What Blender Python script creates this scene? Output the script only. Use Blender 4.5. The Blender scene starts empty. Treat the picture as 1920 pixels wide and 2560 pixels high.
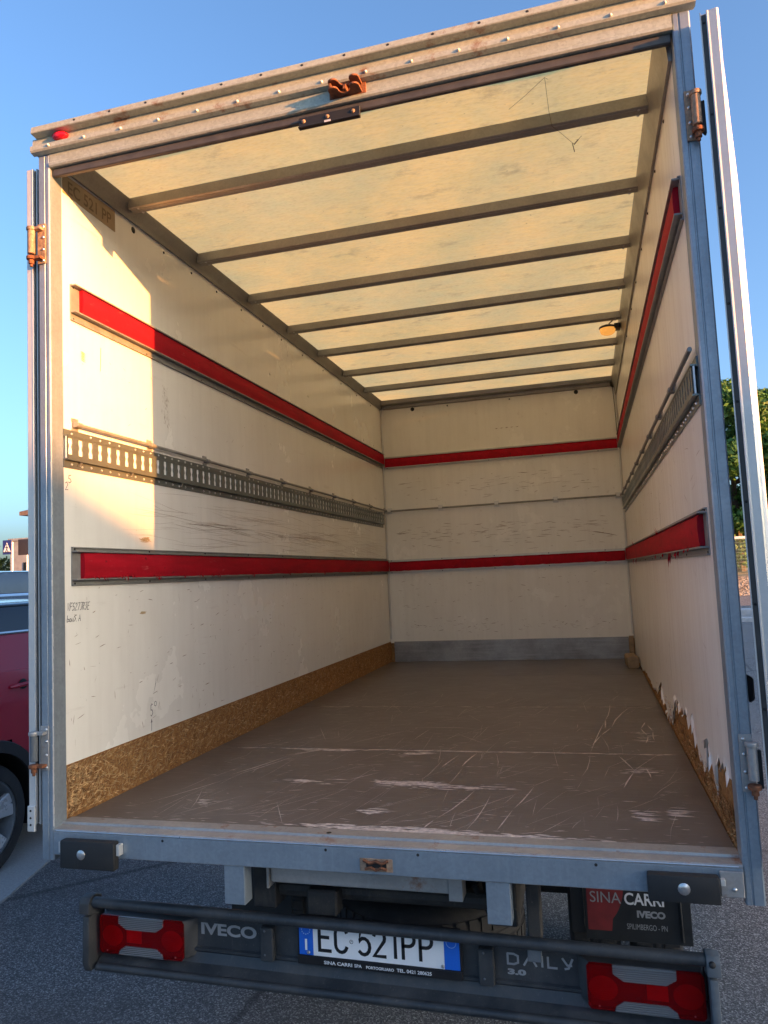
import bpy, bmesh, math, random
import numpy as np
from mathutils import Vector, Matrix

rnd = random.Random(7)
W = 2.06          # inside width of the load box
L = 4.33          # inside length
G = -0.97         # ground level (load floor is z = 0)

# ---------------------------------------------------------------- camera
scene = bpy.context.scene
cam_data = bpy.data.cameras.new("camera")
cam = bpy.data.objects.new("camera", cam_data)
scene.collection.objects.link(cam)
yaw, pitch, roll = 0.2640, 0.0860, -0.0458
fwd = Vector((-math.sin(yaw) * math.cos(pitch), math.cos(yaw) * math.cos(pitch), math.sin(pitch)))
rgt = Vector((math.cos(yaw), math.sin(yaw), 0))
upv = rgt.cross(fwd)
r2 = rgt * math.cos(roll) + upv * math.sin(roll)
u2 = upv * math.cos(roll) - rgt * math.sin(roll)
mw = Matrix((r2, u2, -fwd)).transposed().to_4x4()
mw.translation = Vector((1.7315, -2.1092, 0.7633))
cam.matrix_world = mw
cam_data.sensor_fit = 'VERTICAL'
cam_data.sensor_height = 24.0
cam_data.lens = 24.0 * 1851.8 / 2560.0
cam_data.clip_start = 0.05
cam_data.clip_end = 3000
scene.camera = cam

# ---------------------------------------------------------------- light
SUN = Vector((1.0, -0.308, 0.108)).normalized()
elev = math.asin(SUN.z)
azim = math.atan2(SUN.x, SUN.y)
world = bpy.data.worlds.new("World")
scene.world = world
world.use_nodes = True
wn = world.node_tree
for n in list(wn.nodes):
    wn.nodes.remove(n)
w_out = wn.nodes.new('ShaderNodeOutputWorld')
w_bg = wn.nodes.new('ShaderNodeBackground')
w_sky = wn.nodes.new('ShaderNodeTexSky')
w_sky.sky_type = 'NISHITA'
w_sky.sun_disc = False
w_sky.sun_elevation = elev
w_sky.sun_rotation = azim
w_sky.air_density = 0.75
w_sky.dust_density = 4.0
w_sky.ozone_density = 2.6
w_bg.inputs['Strength'].default_value = 0.093
wn.links.new(w_sky.outputs[0], w_bg.inputs[0])
wn.links.new(w_bg.outputs[0], w_out.inputs[0])

sun_data = bpy.data.lights.new("sun", 'SUN')
sun_data.energy = 2.5
sun_data.angle = math.radians(0.53)
sun_data.color = (1.0, 0.40, 0.10)
sun = bpy.data.objects.new("sun", sun_data)
scene.collection.objects.link(sun)
sun.rotation_euler = SUN.to_track_quat('Z', 'Y').to_euler()
sun.location = (20, -6, 12)

scene.view_settings.view_transform = 'Standard'
scene.view_settings.look = 'None'
scene.view_settings.exposure = 2.88
scene.view_settings.gamma = 1.0
scene.view_settings.use_curve_mapping = False
scene.cycles.use_denoising = True
scene.cycles.max_bounces = 8
scene.cycles.diffuse_bounces = 5
scene.cycles.glossy_bounces = 4
scene.cycles.transmission_bounces = 6
scene.cycles.transparent_max_bounces = 8
scene.cycles.sample_clamp_indirect = 6.0

# ---------------------------------------------------------------- materials
MATS = {}

class NT:
    def __init__(self, name):
        self.m = bpy.data.materials.new(name)
        self.m.use_nodes = True
        self.t = self.m.node_tree
        for n in list(self.t.nodes):
            self.t.nodes.remove(n)
        self.out = self.t.nodes.new('ShaderNodeOutputMaterial')
        MATS[name] = self.m

    def n(self, typ, **kw):
        nd = self.t.nodes.new(typ)
        for k, v in kw.items():
            setattr(nd, k, v)
        return nd

    def l(self, a, b):
        self.t.links.new(a, b)

    def coord(self, scale=(1, 1, 1), rot=(0, 0, 0)):
        tc = self.n('ShaderNodeTexCoord')
        mp = self.n('ShaderNodeMapping')
        mp.inputs['Scale'].default_value = scale
        mp.inputs['Rotation'].default_value = rot
        self.l(tc.outputs['Object'], mp.inputs['Vector'])
        return mp.outputs[0]

    def noise(self, vec, scale, detail=4.0, rough=0.55, dist=0.0):
        nd = self.n('ShaderNodeTexNoise')
        nd.inputs['Scale'].default_value = scale
        nd.inputs['Detail'].default_value = detail
        nd.inputs['Roughness'].default_value = rough
        nd.inputs['Distortion'].default_value = dist
        self.l(vec, nd.inputs['Vector'])
        return nd.outputs['Fac']

    def voro(self, vec, scale, feature='F1', out='Distance'):
        nd = self.n('ShaderNodeTexVoronoi')
        nd.feature = feature
        nd.inputs['Scale'].default_value = scale
        self.l(vec, nd.inputs['Vector'])
        return nd.outputs[out]

    def ramp(self, fac, stops):
        nd = self.n('ShaderNodeValToRGB')
        el = nd.color_ramp.elements
        while len(el) < len(stops):
            el.new(0.5)
        for e, (p, c) in zip(el, stops):
            e.position = p
            if not isinstance(c, (tuple, list)):
                c = (c, c, c)
            e.color = (*c, 1.0)
        self.l(fac, nd.inputs[0])
        return nd.outputs[0]

    def mix(self, fac, a, b, mode='MIX'):
        nd = self.n('ShaderNodeMix', data_type='RGBA', blend_type=mode)
        for sock, v in ((nd.inputs[0], fac), (nd.inputs[6], a), (nd.inputs[7], b)):
            if isinstance(v, (int, float)):
                sock.default_value = v
            elif isinstance(v, tuple):
                sock.default_value = (*v, 1.0)
            else:
                self.l(v, sock)
        return nd.outputs[2]

    def math(self, op, a, b=0.0):
        nd = self.n('ShaderNodeMath', operation=op)
        for sock, v in ((nd.inputs[0], a), (nd.inputs[1], b)):
            if isinstance(v, (int, float)):
                sock.default_value = v
            else:
                self.l(v, sock)
        return nd.outputs[0]

    def bump(self, h, strength=0.3, dist=0.01):
        nd = self.n('ShaderNodeBump')
        nd.inputs['Strength'].default_value = strength
        nd.inputs['Distance'].default_value = dist
        self.l(h, nd.inputs['Height'])
        return nd.outputs[0]

    def bsdf(self, color, rough=0.5, metal=0.0, normal=None, spec=0.5, coat=0.0, coat_rough=0.1, out=True):
        b = self.n('ShaderNodeBsdfPrincipled')
        for key, v in (('Base Color', color), ('Roughness', rough), ('Metallic', metal)):
            s = b.inputs[key]
            if isinstance(v, tuple):
                s.default_value = (*v, 1.0)
            elif isinstance(v, (int, float)):
                s.default_value = v
            else:
                self.l(v, s)
        b.inputs['Specular IOR Level'].default_value = spec
        b.inputs['Coat Weight'].default_value = coat
        b.inputs['Coat Roughness'].default_value = coat_rough
        if normal is not None:
            self.l(normal, b.inputs['Normal'])
        if out:
            self.l(b.outputs[0], self.out.inputs[0])
        return b


def plain(name, color, rough=0.5, metal=0.0, var=0.25, scale=18.0, bump=0.0, coat=0.0, spec=0.5):
    t = NT(name)
    c = t.coord()
    f = t.noise(c, scale, 5.0, 0.6)
    lo = tuple(x * (1 - var) for x in color)
    hi = tuple(min(1.0, x * (1 + var)) for x in color)
    col = t.ramp(f, [(0.3, lo), (0.7, hi)])
    rr = t.ramp(f, [(0.3, max(0.02, rough * 0.85)), (0.7, min(1.0, rough * 1.15))])
    nm = t.bump(t.noise(c, scale * 6, 3.0), bump, 0.003) if bump else None
    t.bsdf(col, rr, metal, nm, spec, coat)
    return t.m


def dusty(name, color, dust, rough, scale=6.0, amount=0.45):
    t = NT(name)
    c = t.coord()
    d = t.noise(c, scale, 8.0, 0.72)
    sp = t.noise(c, 120.0, 3.0, 0.6)
    st = t.noise(t.coord((1, 1, 0.12)), 40.0, 5.0, 0.65)
    col = t.mix(t.ramp(d, [(0.42, 0.0), (0.72, amount)]), color, dust)
    col = t.mix(t.ramp(sp, [(0.64, 0.0), (0.72, amount)]), col, dust)
    col = t.mix(t.ramp(st, [(0.58, 0.0), (0.75, amount * 0.7)]), col, dust)
    t.bsdf(col, t.ramp(d, [(0.4, rough), (0.7, min(1.0, rough + 0.3))]), 0.0, t.bump(t.noise(c, 70.0, 4.0), 0.12, 0.003))
    return t.m


def mat_galvanised(name, base, rough, streak=(1, 1, 0.06), rust=0.0, metal=0.75, dirt=0.4, spangle=0.06, line=0.18):
    t = NT(name)
    c = t.coord()
    sp = t.voro(c, 130.0, 'F1', 'Color')
    sep = t.n('ShaderNodeSeparateColor')
    t.l(sp, sep.inputs[0])
    big = t.noise(c, 5.0, 6.0, 0.62)
    cs = t.coord(streak)
    st = t.noise(cs, 60.0, 4.0, 0.6)
    a = tuple(x * (1 - spangle) for x in base)
    b = tuple(min(1, x * (1 + spangle)) for x in base)
    col = t.mix(sep.outputs[0], a, b)
    col = t.mix(t.ramp(big, [(0.38, 0.0), (0.75, dirt)]), col, tuple(x * 0.5 for x in base))
    col = t.mix(t.ramp(st, [(0.5, 0.0), (0.8, line)]), col, tuple(min(1, x * 1.35) for x in base))
    met = metal
    if rust:
        rn = t.noise(c, 9.0, 8.0, 0.7)
        rf = t.ramp(rn, [(0.62 - rust * 0.3, 0.0), (0.70 - rust * 0.1, 1.0)])
        col = t.mix(rf, col, (0.23, 0.10, 0.045))
        mm = t.n('ShaderNodeMapRange')
        mm.inputs[3].default_value = metal
        mm.inputs[4].default_value = 0.1
        t.l(rf, mm.inputs[0])
        met = mm.outputs[0]
    rr = t.ramp(big, [(0.3, rough * 0.8), (0.75, min(1, rough * 1.3))])
    t.bsdf(col, rr, met, t.bump(t.noise(c, 90.0, 4.0), 0.08, 0.002))
    return t.m


def build_materials():
    mat_galvanised('zinc', (0.29, 0.345, 0.40), 0.42, metal=0.45, dirt=0.5, line=0.3)
    mat_galvanised('zinc_beam', (0.42, 0.45, 0.38), 0.5, streak=(0.06, 1, 1), metal=0.3, dirt=0.3, spangle=0.12)
    mat_galvanised('zinc_rusty', (0.44, 0.46, 0.38), 0.55, streak=(0.06, 1, 1), rust=0.16, metal=0.3, dirt=0.3, spangle=0.12)
    mat_galvanised('zinc_worn', (0.40, 0.39, 0.38), 0.5, streak=(0.05, 1, 1), rust=0.18, metal=0.45, dirt=0.6)
    mat_galvanised('profile', (0.33, 0.32, 0.29), 0.42, streak=(1, 0.05, 1), metal=0.45, dirt=0.5)
    mat_galvanised('rail_steel', (0.17, 0.19, 0.18), 0.34, streak=(1, 0.05, 1), metal=0.5, dirt=0.5)
    mat_galvanised('rail_back', (0.88, 0.88, 0.87), 0.35, metal=0.1, dirt=0.1)
    mat_galvanised('alu', (0.66, 0.65, 0.62), 0.38, metal=0.35, dirt=0.3, spangle=0.02)
    mat_galvanised('kick_metal', (0.36, 0.35, 0.34), 0.4, streak=(0.05, 1, 1), metal=0.45, dirt=0.9, line=0.6)
    mat_galvanised('bright_steel', (0.62, 0.62, 0.62), 0.3, metal=0.9, dirt=0.2)
    plain('channel_grey', (0.26, 0.26, 0.25), 0.45, 0.3, 0.2)
    plain('rust', (0.20, 0.075, 0.035), 0.85, 0.1, 0.55, 40.0, 0.5)
    plain('rust_light', (0.36, 0.24, 0.16), 0.7, 0.2, 0.45, 60.0, 0.4)
    plain('black_gap', (0.012, 0.012, 0.013), 0.6, 0.0, 0.2)
    dusty('rubber', (0.014, 0.015, 0.017), (0.07, 0.068, 0.065), 0.6, 14.0, 0.25)
    dusty('tyre', (0.020, 0.020, 0.022), (0.09, 0.085, 0.08), 0.75, 9.0)
    plain('gasket', (0.065, 0.062, 0.06), 0.5, 0.0, 0.25)
    dusty('bumper', (0.024, 0.029, 0.035), (0.12, 0.115, 0.11), 0.40)
    dusty('chassis', (0.020, 0.020, 0.021), (0.11, 0.095, 0.08), 0.7, 8.0, 0.6)
    plain('cap_grey', (0.11, 0.125, 0.14), 0.55, 0.0, 0.2, 30.0, 0.2)
    plain('letter_grey', (0.30, 0.31, 0.32), 0.45, 0.1, 0.12)
    plain('letter_white', (0.72, 0.73, 0.74), 0.5, 0.0, 0.06)
    plain('plate_white', (0.80, 0.81, 0.82), 0.35, 0.0, 0.03)
    plain('plate_blue', (0.012, 0.13, 0.62), 0.35, 0.0, 0.05)
    plain('plate_black', (0.012, 0.012, 0.014), 0.4, 0.0, 0.1)
    plain('plate_pale', (0.35, 0.55, 0.75), 0.4, 0.0, 0.05)
    plain('flap_red', (0.20, 0.022, 0.024), 0.6, 0.0, 0.2)
    plain('flap_yellow', (0.36, 0.21, 0.03), 0.6, 0.0, 0.2)
    plain('flap_black', (0.014, 0.016, 0.018), 0.55, 0.0, 0.3, 20.0, 0.15)
    plain('ink', (0.03, 0.03, 0.035), 0.6, 0.0, 0.3)
    plain('decal_tan', (0.36, 0.265, 0.16), 0.7, 0.0, 0.15)
    plain('decal_letter', (0.20, 0.135, 0.075), 0.7, 0.0, 0.2)
    plain('scrape', (0.64, 0.56, 0.51), 0.7, 0.0, 0.3, 60.0)
    plain('scuff_brown', (0.27, 0.19, 0.13), 0.6, 0.0, 0.3, 40.0)
    plain('scuff_pale', (0.86, 0.84, 0.80), 0.5, 0.0, 0.08)
    plain('glue_mark', (0.45, 0.33, 0.18), 0.6, 0.0, 0.2)
    plain('wood_block', (0.30, 0.21, 0.12), 0.75, 0.0, 0.3, 25.0, 0.3)
    plain('lamp_black', (0.02, 0.02, 0.02), 0.4, 0.0, 0.2)
    plain('string', (0.12, 0.09, 0.06), 0.8, 0.0, 0.2)
    plain('white_paint', (0.75, 0.77, 0.78), 0.45, 0.0, 0.1)
    plain('sign_blue', (0.02, 0.03, 0.16), 0.45, 0.0, 0.1)
    plain('sign_dark', (0.03, 0.025, 0.03), 0.5, 0.0, 0.1)
    plain('galv_pole', (0.60, 0.62, 0.60), 0.5, 0.4, 0.15)
    plain('stucco', (0.24, 0.25, 0.27), 0.85, 0.0, 0.15, 3.0, 0.3)
    plain('stucco_warm', (0.50, 0.44, 0.36), 0.85, 0.0, 0.12, 3.0, 0.3)
    plain('roof_tile', (0.17, 0.12, 0.10), 0.8, 0.0, 0.3, 8.0, 0.3)
    plain('soffit', (0.24, 0.19, 0.15), 0.7, 0.0, 0.2)
    plain('bark', (0.09, 0.065, 0.045), 0.9, 0.0, 0.4, 20.0, 0.6)
    plain('fence_green', (0.20, 0.27, 0.22), 0.5, 0.1, 0.15)
    plain('concrete_light', (0.42, 0.43, 0.44), 0.8, 0.0, 0.18, 7.0, 0.3)
    plain('concrete_dark', (0.06, 0.065, 0.07), 0.8, 0.0, 0.2, 9.0, 0.3)
    plain('glass_dark', (0.012, 0.015, 0.02), 0.04, 0.0, 0.1, 3.0, 0.0, 0.0, 0.8)
    plain('glass_van', (0.07, 0.10, 0.14), 0.05, 0.0, 0.1, 3.0, 0.0, 0.0, 0.8)
    plain('seat_grey', (0.10, 0.10, 0.11), 0.8)
    plain('chrome', (0.78, 0.79, 0.80), 0.12, 1.0, 0.05)
    plain('rim', (0.62, 0.64, 0.67), 0.3, 0.4, 0.08)
    plain('black_plastic', (0.022, 0.023, 0.026), 0.55, 0.0, 0.2, 30.0, 0.2)
    plain('paint_red', (0.42, 0.010, 0.035), 0.4, 0.0, 0.05, 4.0, 0.0, 0.6, 0.3)
    plain('paint_black', (0.012, 0.013, 0.017), 0.25, 0.1, 0.05, 4.0, 0.0, 1.0)
    plain('paint_blue', (0.016, 0.032, 0.10), 0.3, 0.3, 0.05, 4.0, 0.0, 1.0)
    plain('reflector_red', (0.55, 0.006, 0.02), 0.25, 0.0, 0.1)
    plain('lamp_inside', (0.22, 0.022, 0.024), 0.35, 0.0, 0.15)
    plain('glow_red', (0.36, 0.04, 0.042), 0.5, 0.0, 0.15, 30.0)  # lighter red that stands for the glow round each bulb
    plain('bowl', (0.80, 0.78, 0.78), 0.22, 0.9, 0.05)
    plain('housing_grey', (0.05, 0.052, 0.055), 0.55)

    # wall skin: cream gloss laminate, faint vertical grain, grime specks
    t = NT('wall_skin')
    c = t.coord()
    cv = t.coord((1, 1, 0.05))
    ch = t.coord((1, 0.10, 1))
    grain = t.noise(cv, 26.0, 4.0, 0.6)
    blot = t.noise(c, 2.2, 5.0, 0.6)
    speck = t.noise(c, 55.0, 3.0, 0.6)
    rub = t.noise(ch, 24.0, 6.0, 0.65)
    col = t.ramp(blot, [(0.3, (0.81, 0.785, 0.720)), (0.7, (0.87, 0.85, 0.79))])
    col = t.mix(t.ramp(grain, [(0.45, 0.0), (0.75, 0.12)]), col, (0.50, 0.46, 0.40))
    smear = t.noise(t.coord((1, 0.6, 0.25)), 9.0, 7.0, 0.72)
    col = t.mix(t.ramp(smear, [(0.45, 0.0), (0.95, 0.20)]), col, (0.55, 0.51, 0.46))
    col = t.mix(t.ramp(rub, [(0.62, 0.0), (0.80, 0.30)]), col, (0.33, 0.26, 0.19))
    col = t.mix(t.ramp(speck, [(0.70, 0.0), (0.78, 0.5)]), col, (0.20, 0.16, 0.12))
    rr = t.ramp(blot, [(0.3, 0.17), (0.7, 0.30)])
    t.bsdf(col, rr, 0.0, t.bump(t.noise(c, 10.0, 3.0), 0.05, 0.01), 0.5)

    # scuffed wall (right side): more grime, vertical drag marks
    t = NT('wall_skin_scuffed')
    c = t.coord()
    cv = t.coord((1, 1, 0.07))
    blot = t.noise(c, 2.6, 6.0, 0.65)
    drag = t.noise(cv, 22.0, 6.0, 0.68)
    speck = t.noise(c, 48.0, 3.0, 0.6)
    col = t.ramp(blot, [(0.3, (0.77, 0.735, 0.68)), (0.7, (0.85, 0.825, 0.775))])
    col = t.mix(t.ramp(drag, [(0.45, 0.0), (0.78, 0.30)]), col, (0.44, 0.37, 0.31))
    col = t.mix(t.ramp(speck, [(0.68, 0.0), (0.78, 0.5)]), col, (0.20, 0.15, 0.11))
    t.bsdf(col, t.ramp(drag, [(0.3, 0.26), (0.75, 0.45)]), 0.0, t.bump(t.noise(c, 14.0, 3.0), 0.05, 0.01))

    # translucent fibreglass roof
    t = NT('roof_fibreglass')
    c = t.coord()
    cf = t.coord((0.25, 1, 1))
    mott = t.noise(c, 3.0, 6.0, 0.65)
    fib = t.noise(cf, 70.0, 4.0, 0.6)
    col = t.ramp(mott, [(0.30, (0.80, 0.68, 0.26)), (0.50, (0.93, 0.73, 0.27)), (0.72, (0.99, 0.74, 0.28))])
    green = t.noise(c, 1.3, 5.0, 0.7)
    col = t.mix(t.ramp(green, [(0.42, 0.0), (0.66, 0.75)]), col, (0.62, 0.66, 0.34))
    col = t.mix(t.ramp(fib, [(0.38, 0.0), (0.75, 0.42)]), col, (0.60, 0.48, 0.22))
    col = t.mix(t.ramp(t.voro(t.coord((0.35, 1, 1)), 140.0), [(0.25, 0.0), (0.55, 0.22)]), col, (0.98, 0.86, 0.46))
    dirt = t.noise(t.coord((0.6, 1.2, 1)), 7.0, 7.0, 0.75)
    col = t.mix(t.ramp(dirt, [(0.56, 0.0), (0.74, 0.62)]), col, (0.36, 0.29, 0.15))
    dots = t.noise(c, 40.0, 3.0, 0.6)
    col = t.mix(t.ramp(dots, [(0.70, 0.0), (0.78, 0.7)]), col, (0.22, 0.17, 0.09))
    tr = t.n('ShaderNodeBsdfTranslucent')
    t.l(col, tr.inputs[0])
    df = t.bsdf(col, 0.45, 0.0, None, 0.4, out=False)
    ms = t.n('ShaderNodeMixShader')
    ms.inputs[0].default_value = 0.30
    t.l(tr.outputs[0], ms.inputs[1])
    t.l(df.outputs[0], ms.inputs[2])
    t.l(ms.outputs[0], t.out.inputs[0])

    # red rub strips
    t = NT('red_strip')
    c = t.coord()
    f = t.noise(t.coord((1, 0.12, 1)), 30.0, 5.0, 0.65)
    col = t.ramp(f, [(0.3, (0.30, 0.003, 0.012)), (0.6, (0.43, 0.004, 0.017)), (0.8, (0.50, 0.012, 0.028))])
    big = t.noise(t.coord((1, 0.5, 1)), 5.0, 7.0, 0.72)
    col = t.mix(t.ramp(big, [(0.50, 0.0), (0.74, 0.55)]), col, (0.22, 0.006, 0.018))
    col = t.mix(t.ramp(t.noise(t.coord((1, 0.15, 1)), 60.0, 5.0, 0.7), [(0.64, 0.0), (0.74, 0.5)]), col, (0.56, 0.16, 0.17))
    col = t.mix(t.ramp(t.noise(c, 36.0, 4.0), [(0.66, 0.0), (0.74, 0.75)]), col, (0.07, 0.01, 0.012))
    t.bsdf(col, 0.7, 0.0, t.bump(t.noise(c, 40.0, 5.0), 0.35, 0.004), 0.2)

    # phenolic plywood floor
    t = NT('floor_ply')
    c = t.coord()
    cx = t.coord((0.12, 1, 1))
    blot = t.noise(c, 2.4, 7.0, 0.66)
    fine = t.noise(cx, 60.0, 7.0, 0.74)
    scr = t.noise(t.coord((1, 0.06, 1), (0, 0, 0.45)), 42.0, 7.0, 0.74)
    scr2 = t.noise(t.coord((1, 0.05, 1), (0, 0, -0.25)), 36.0, 7.0, 0.74)
    scr3 = t.noise(t.coord((0.05, 1, 1)), 34.0, 7.0, 0.72)
    wear = t.noise(c, 1.7, 5.0, 0.6)
    col = t.ramp(blot, [(0.3, (0.105, 0.088, 0.078)), (0.7, (0.170, 0.145, 0.131))])
    col = t.mix(t.ramp(fine, [(0.48, 0.0), (0.75, 0.5)]), col, (0.26, 0.215, 0.19))
    for sc_, amt in ((scr, 0.65), (scr2, 0.55), (scr3, 0.5)):
        m1 = t.ramp(sc_, [(0.63, 0.0), (0.70, amt)])
        m2 = t.ramp(wear, [(0.36, 0.15), (0.62, 1.0)])
        col = t.mix(t.math('MULTIPLY', m1, m2), col, (0.46, 0.40, 0.36))
    rr = t.ramp(fine, [(0.3, 0.26), (0.75, 0.50)])
    t.bsdf(col, rr, 0.0, t.bump(fine, 0.15, 0.003))

    # bare splintered wood behind the torn wall skin
    t = NT('bare_wood')
    c = t.coord((1, 0.55, 1.0))
    f1 = t.noise(c, 70.0, 6.0, 0.75, 1.6)
    f2 = t.noise(t.coord((1, 1, 0.45), (0.5, 0, 0)), 90.0, 5.0, 0.7, 1.2)
    blot = t.noise(t.coord(), 7.0, 5.0, 0.65)
    col = t.ramp(f1, [(0.26, (0.15, 0.062, 0.022)), (0.42, (0.42, 0.20, 0.068)), (0.56, (0.60, 0.32, 0.115)), (0.74, (0.76, 0.50, 0.22))])
    col = t.mix(t.ramp(f2, [(0.4, 0.5), (0.62, 0.0)]), col, (0.20, 0.09, 0.035))
    col = t.mix(t.ramp(blot, [(0.60, 0.0), (0.76, 0.75)]), col, (0.09, 0.042, 0.02))
    hh = t.math('ADD', f1, f2)
    t.bsdf(col, 0.85, 0.0, t.bump(hh, 0.9, 0.012), 0.25)
    plain('wood_fibre', (0.64, 0.42, 0.20), 0.8, 0.0, 0.5, 50.0)
    plain('wood_fibre_dark', (0.28, 0.14, 0.055), 0.85, 0.0, 0.5, 50.0)

    # asphalt
    t = NT('asphalt')
    c = t.coord()
    agg = t.voro(c, 185.0, 'F1', 'Color')
    sep = t.n('ShaderNodeSeparateColor')
    t.l(agg, sep.inputs[0])
    d = t.voro(c, 185.0)
    big = t.noise(c, 0.9, 6.0, 0.6)
    fine = t.noise(c, 160.0, 3.0, 0.7)
    col = t.ramp(sep.outputs[0], [(0.0, (0.07, 0.07, 0.073)), (0.5, (0.15, 0.15, 0.153)), (0.78, (0.27, 0.27, 0.27)), (0.90, (0.52, 0.52, 0.51))])
    col = t.mix(t.ramp(fine, [(0.38, 0.5), (0.6, 0.0)]), col, (0.045, 0.046, 0.05))
    col = t.mix(t.ramp(big, [(0.4, 0.0), (0.75, 0.35)]), col, (0.20, 0.20, 0.205))
    stain = t.noise(c, 0.55, 7.0, 0.68, 0.6)
    col = t.mix(t.ramp(stain, [(0.56, 0.0), (0.66, 0.45)]), col, (0.05, 0.05, 0.053))
    crk = t.voro(t.coord((1, 0.8, 1)), 0.45, 'DISTANCE_TO_EDGE')
    col = t.mix(t.ramp(crk, [(0.004, 0.55), (0.012, 0.0)]), col, (0.03, 0.03, 0.032))
    h = t.math('ADD', d, fine)
    t.bsdf(col, 0.72, 0.0, t.bump(h, 0.8, 0.012), 0.45)

    t = NT('paving')
    c = t.coord()
    agg = t.noise(c, 70.0, 5.0, 0.75)
    big = t.noise(c, 1.2, 6.0, 0.6)
    col = t.ramp(agg, [(0.3, (0.28, 0.28, 0.28)), (0.7, (0.50, 0.50, 0.49))])
    col = t.mix(t.ramp(big, [(0.4, 0.0), (0.75, 0.4)]), col, (0.30, 0.30, 0.30))
    t.bsdf(col, 0.8, 0.0, t.bump(agg, 0.5, 0.01))

    t = NT('gravel')
    c = t.coord()
    agg = t.voro(c, 9.0, 'F1', 'Color')
    sep = t.n('ShaderNodeSeparateColor')
    t.l(agg, sep.inputs[0])
    d = t.voro(c, 9.0)
    col = t.ramp(sep.outputs[0], [(0.0, (0.16, 0.11, 0.06)), (0.5, (0.34, 0.25, 0.16)), (1.0, (0.55, 0.47, 0.36))])
    t.bsdf(col, 0.85, 0.0, t.bump(d, 1.0, 0.08))

    # leaves
    for nm, a, b in (('leaf', (0.04, 0.11, 0.020), (0.11, 0.24, 0.050)), ('leaf_light', (0.06, 0.085, 0.018), (0.15, 0.17, 0.035))):
        t = NT(nm)
        gi = t.n('ShaderNodeNewGeometry')
        col = t.ramp(gi.outputs['Random Per Island'], [(0.0, a), (1.0, b)])
        tr = t.n('ShaderNodeBsdfTranslucent')
        t.l(col, tr.inputs[0])
        df = t.bsdf(col, 0.55, 0.0, None, 0.4, out=False)
        ms = t.n('ShaderNodeMixShader')
        ms.inputs[0].default_value = 0.72
        t.l(tr.outputs[0], ms.inputs[1])
        t.l(df.outputs[0], ms.inputs[2])
        t.l(ms.outputs[0], t.out.inputs[0])

    # red and clear lamp lenses (thin tinted shells)
    for nm, tint in (('red_lens', (0.90, 0.012, 0.024)), ('clear_lens', (0.84, 0.85, 0.87))):
        t = NT(nm)
        c = t.coord((0.05, 1, 1))
        rib = t.n('ShaderNodeTexWave')
        rib.bands_direction = 'Z'
        rib.inputs['Scale'].default_value = 55.0
        t.l(t.coord(), rib.inputs['Vector'])
        nm_ = t.bump(rib.outputs['Fac'], 0.9, 0.006)
        tp = t.n('ShaderNodeBsdfTransparent')
        tp.inputs[0].default_value = (*tint, 1)
        df = t.bsdf(tuple(x * (0.55 if nm == 'red_lens' else 0.5) for x in tint), 0.12, 0.0, nm_, 0.6, out=False)
        ms = t.n('ShaderNodeMixShader')
        ms.inputs[0].default_value = 0.30 if nm == 'red_lens' else 0.45
        t.l(tp.outputs[0], ms.inputs[1])
        t.l(df.outputs[0], ms.inputs[2])
        t.l(ms.outputs[0], t.out.inputs[0])

    # the small amber roof lamp is lit
    t = NT('amber_lens')
    b = t.bsdf((0.60, 0.26, 0.05), 0.25)
    b.inputs['Emission Color'].default_value = (1.0, 0.42, 0.08, 1)
    b.inputs['Emission Strength'].default_value = 0.11
    t = NT('amber_filament')
    b = t.bsdf((0.9, 0.6, 0.2), 0.4)
    b.inputs['Emission Color'].default_value = (1.0, 0.78, 0.30, 1)
    b.inputs['Emission Strength'].default_value = 2.5


build_materials()

# ---------------------------------------------------------------- mesh helpers
COL = scene.collection


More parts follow.
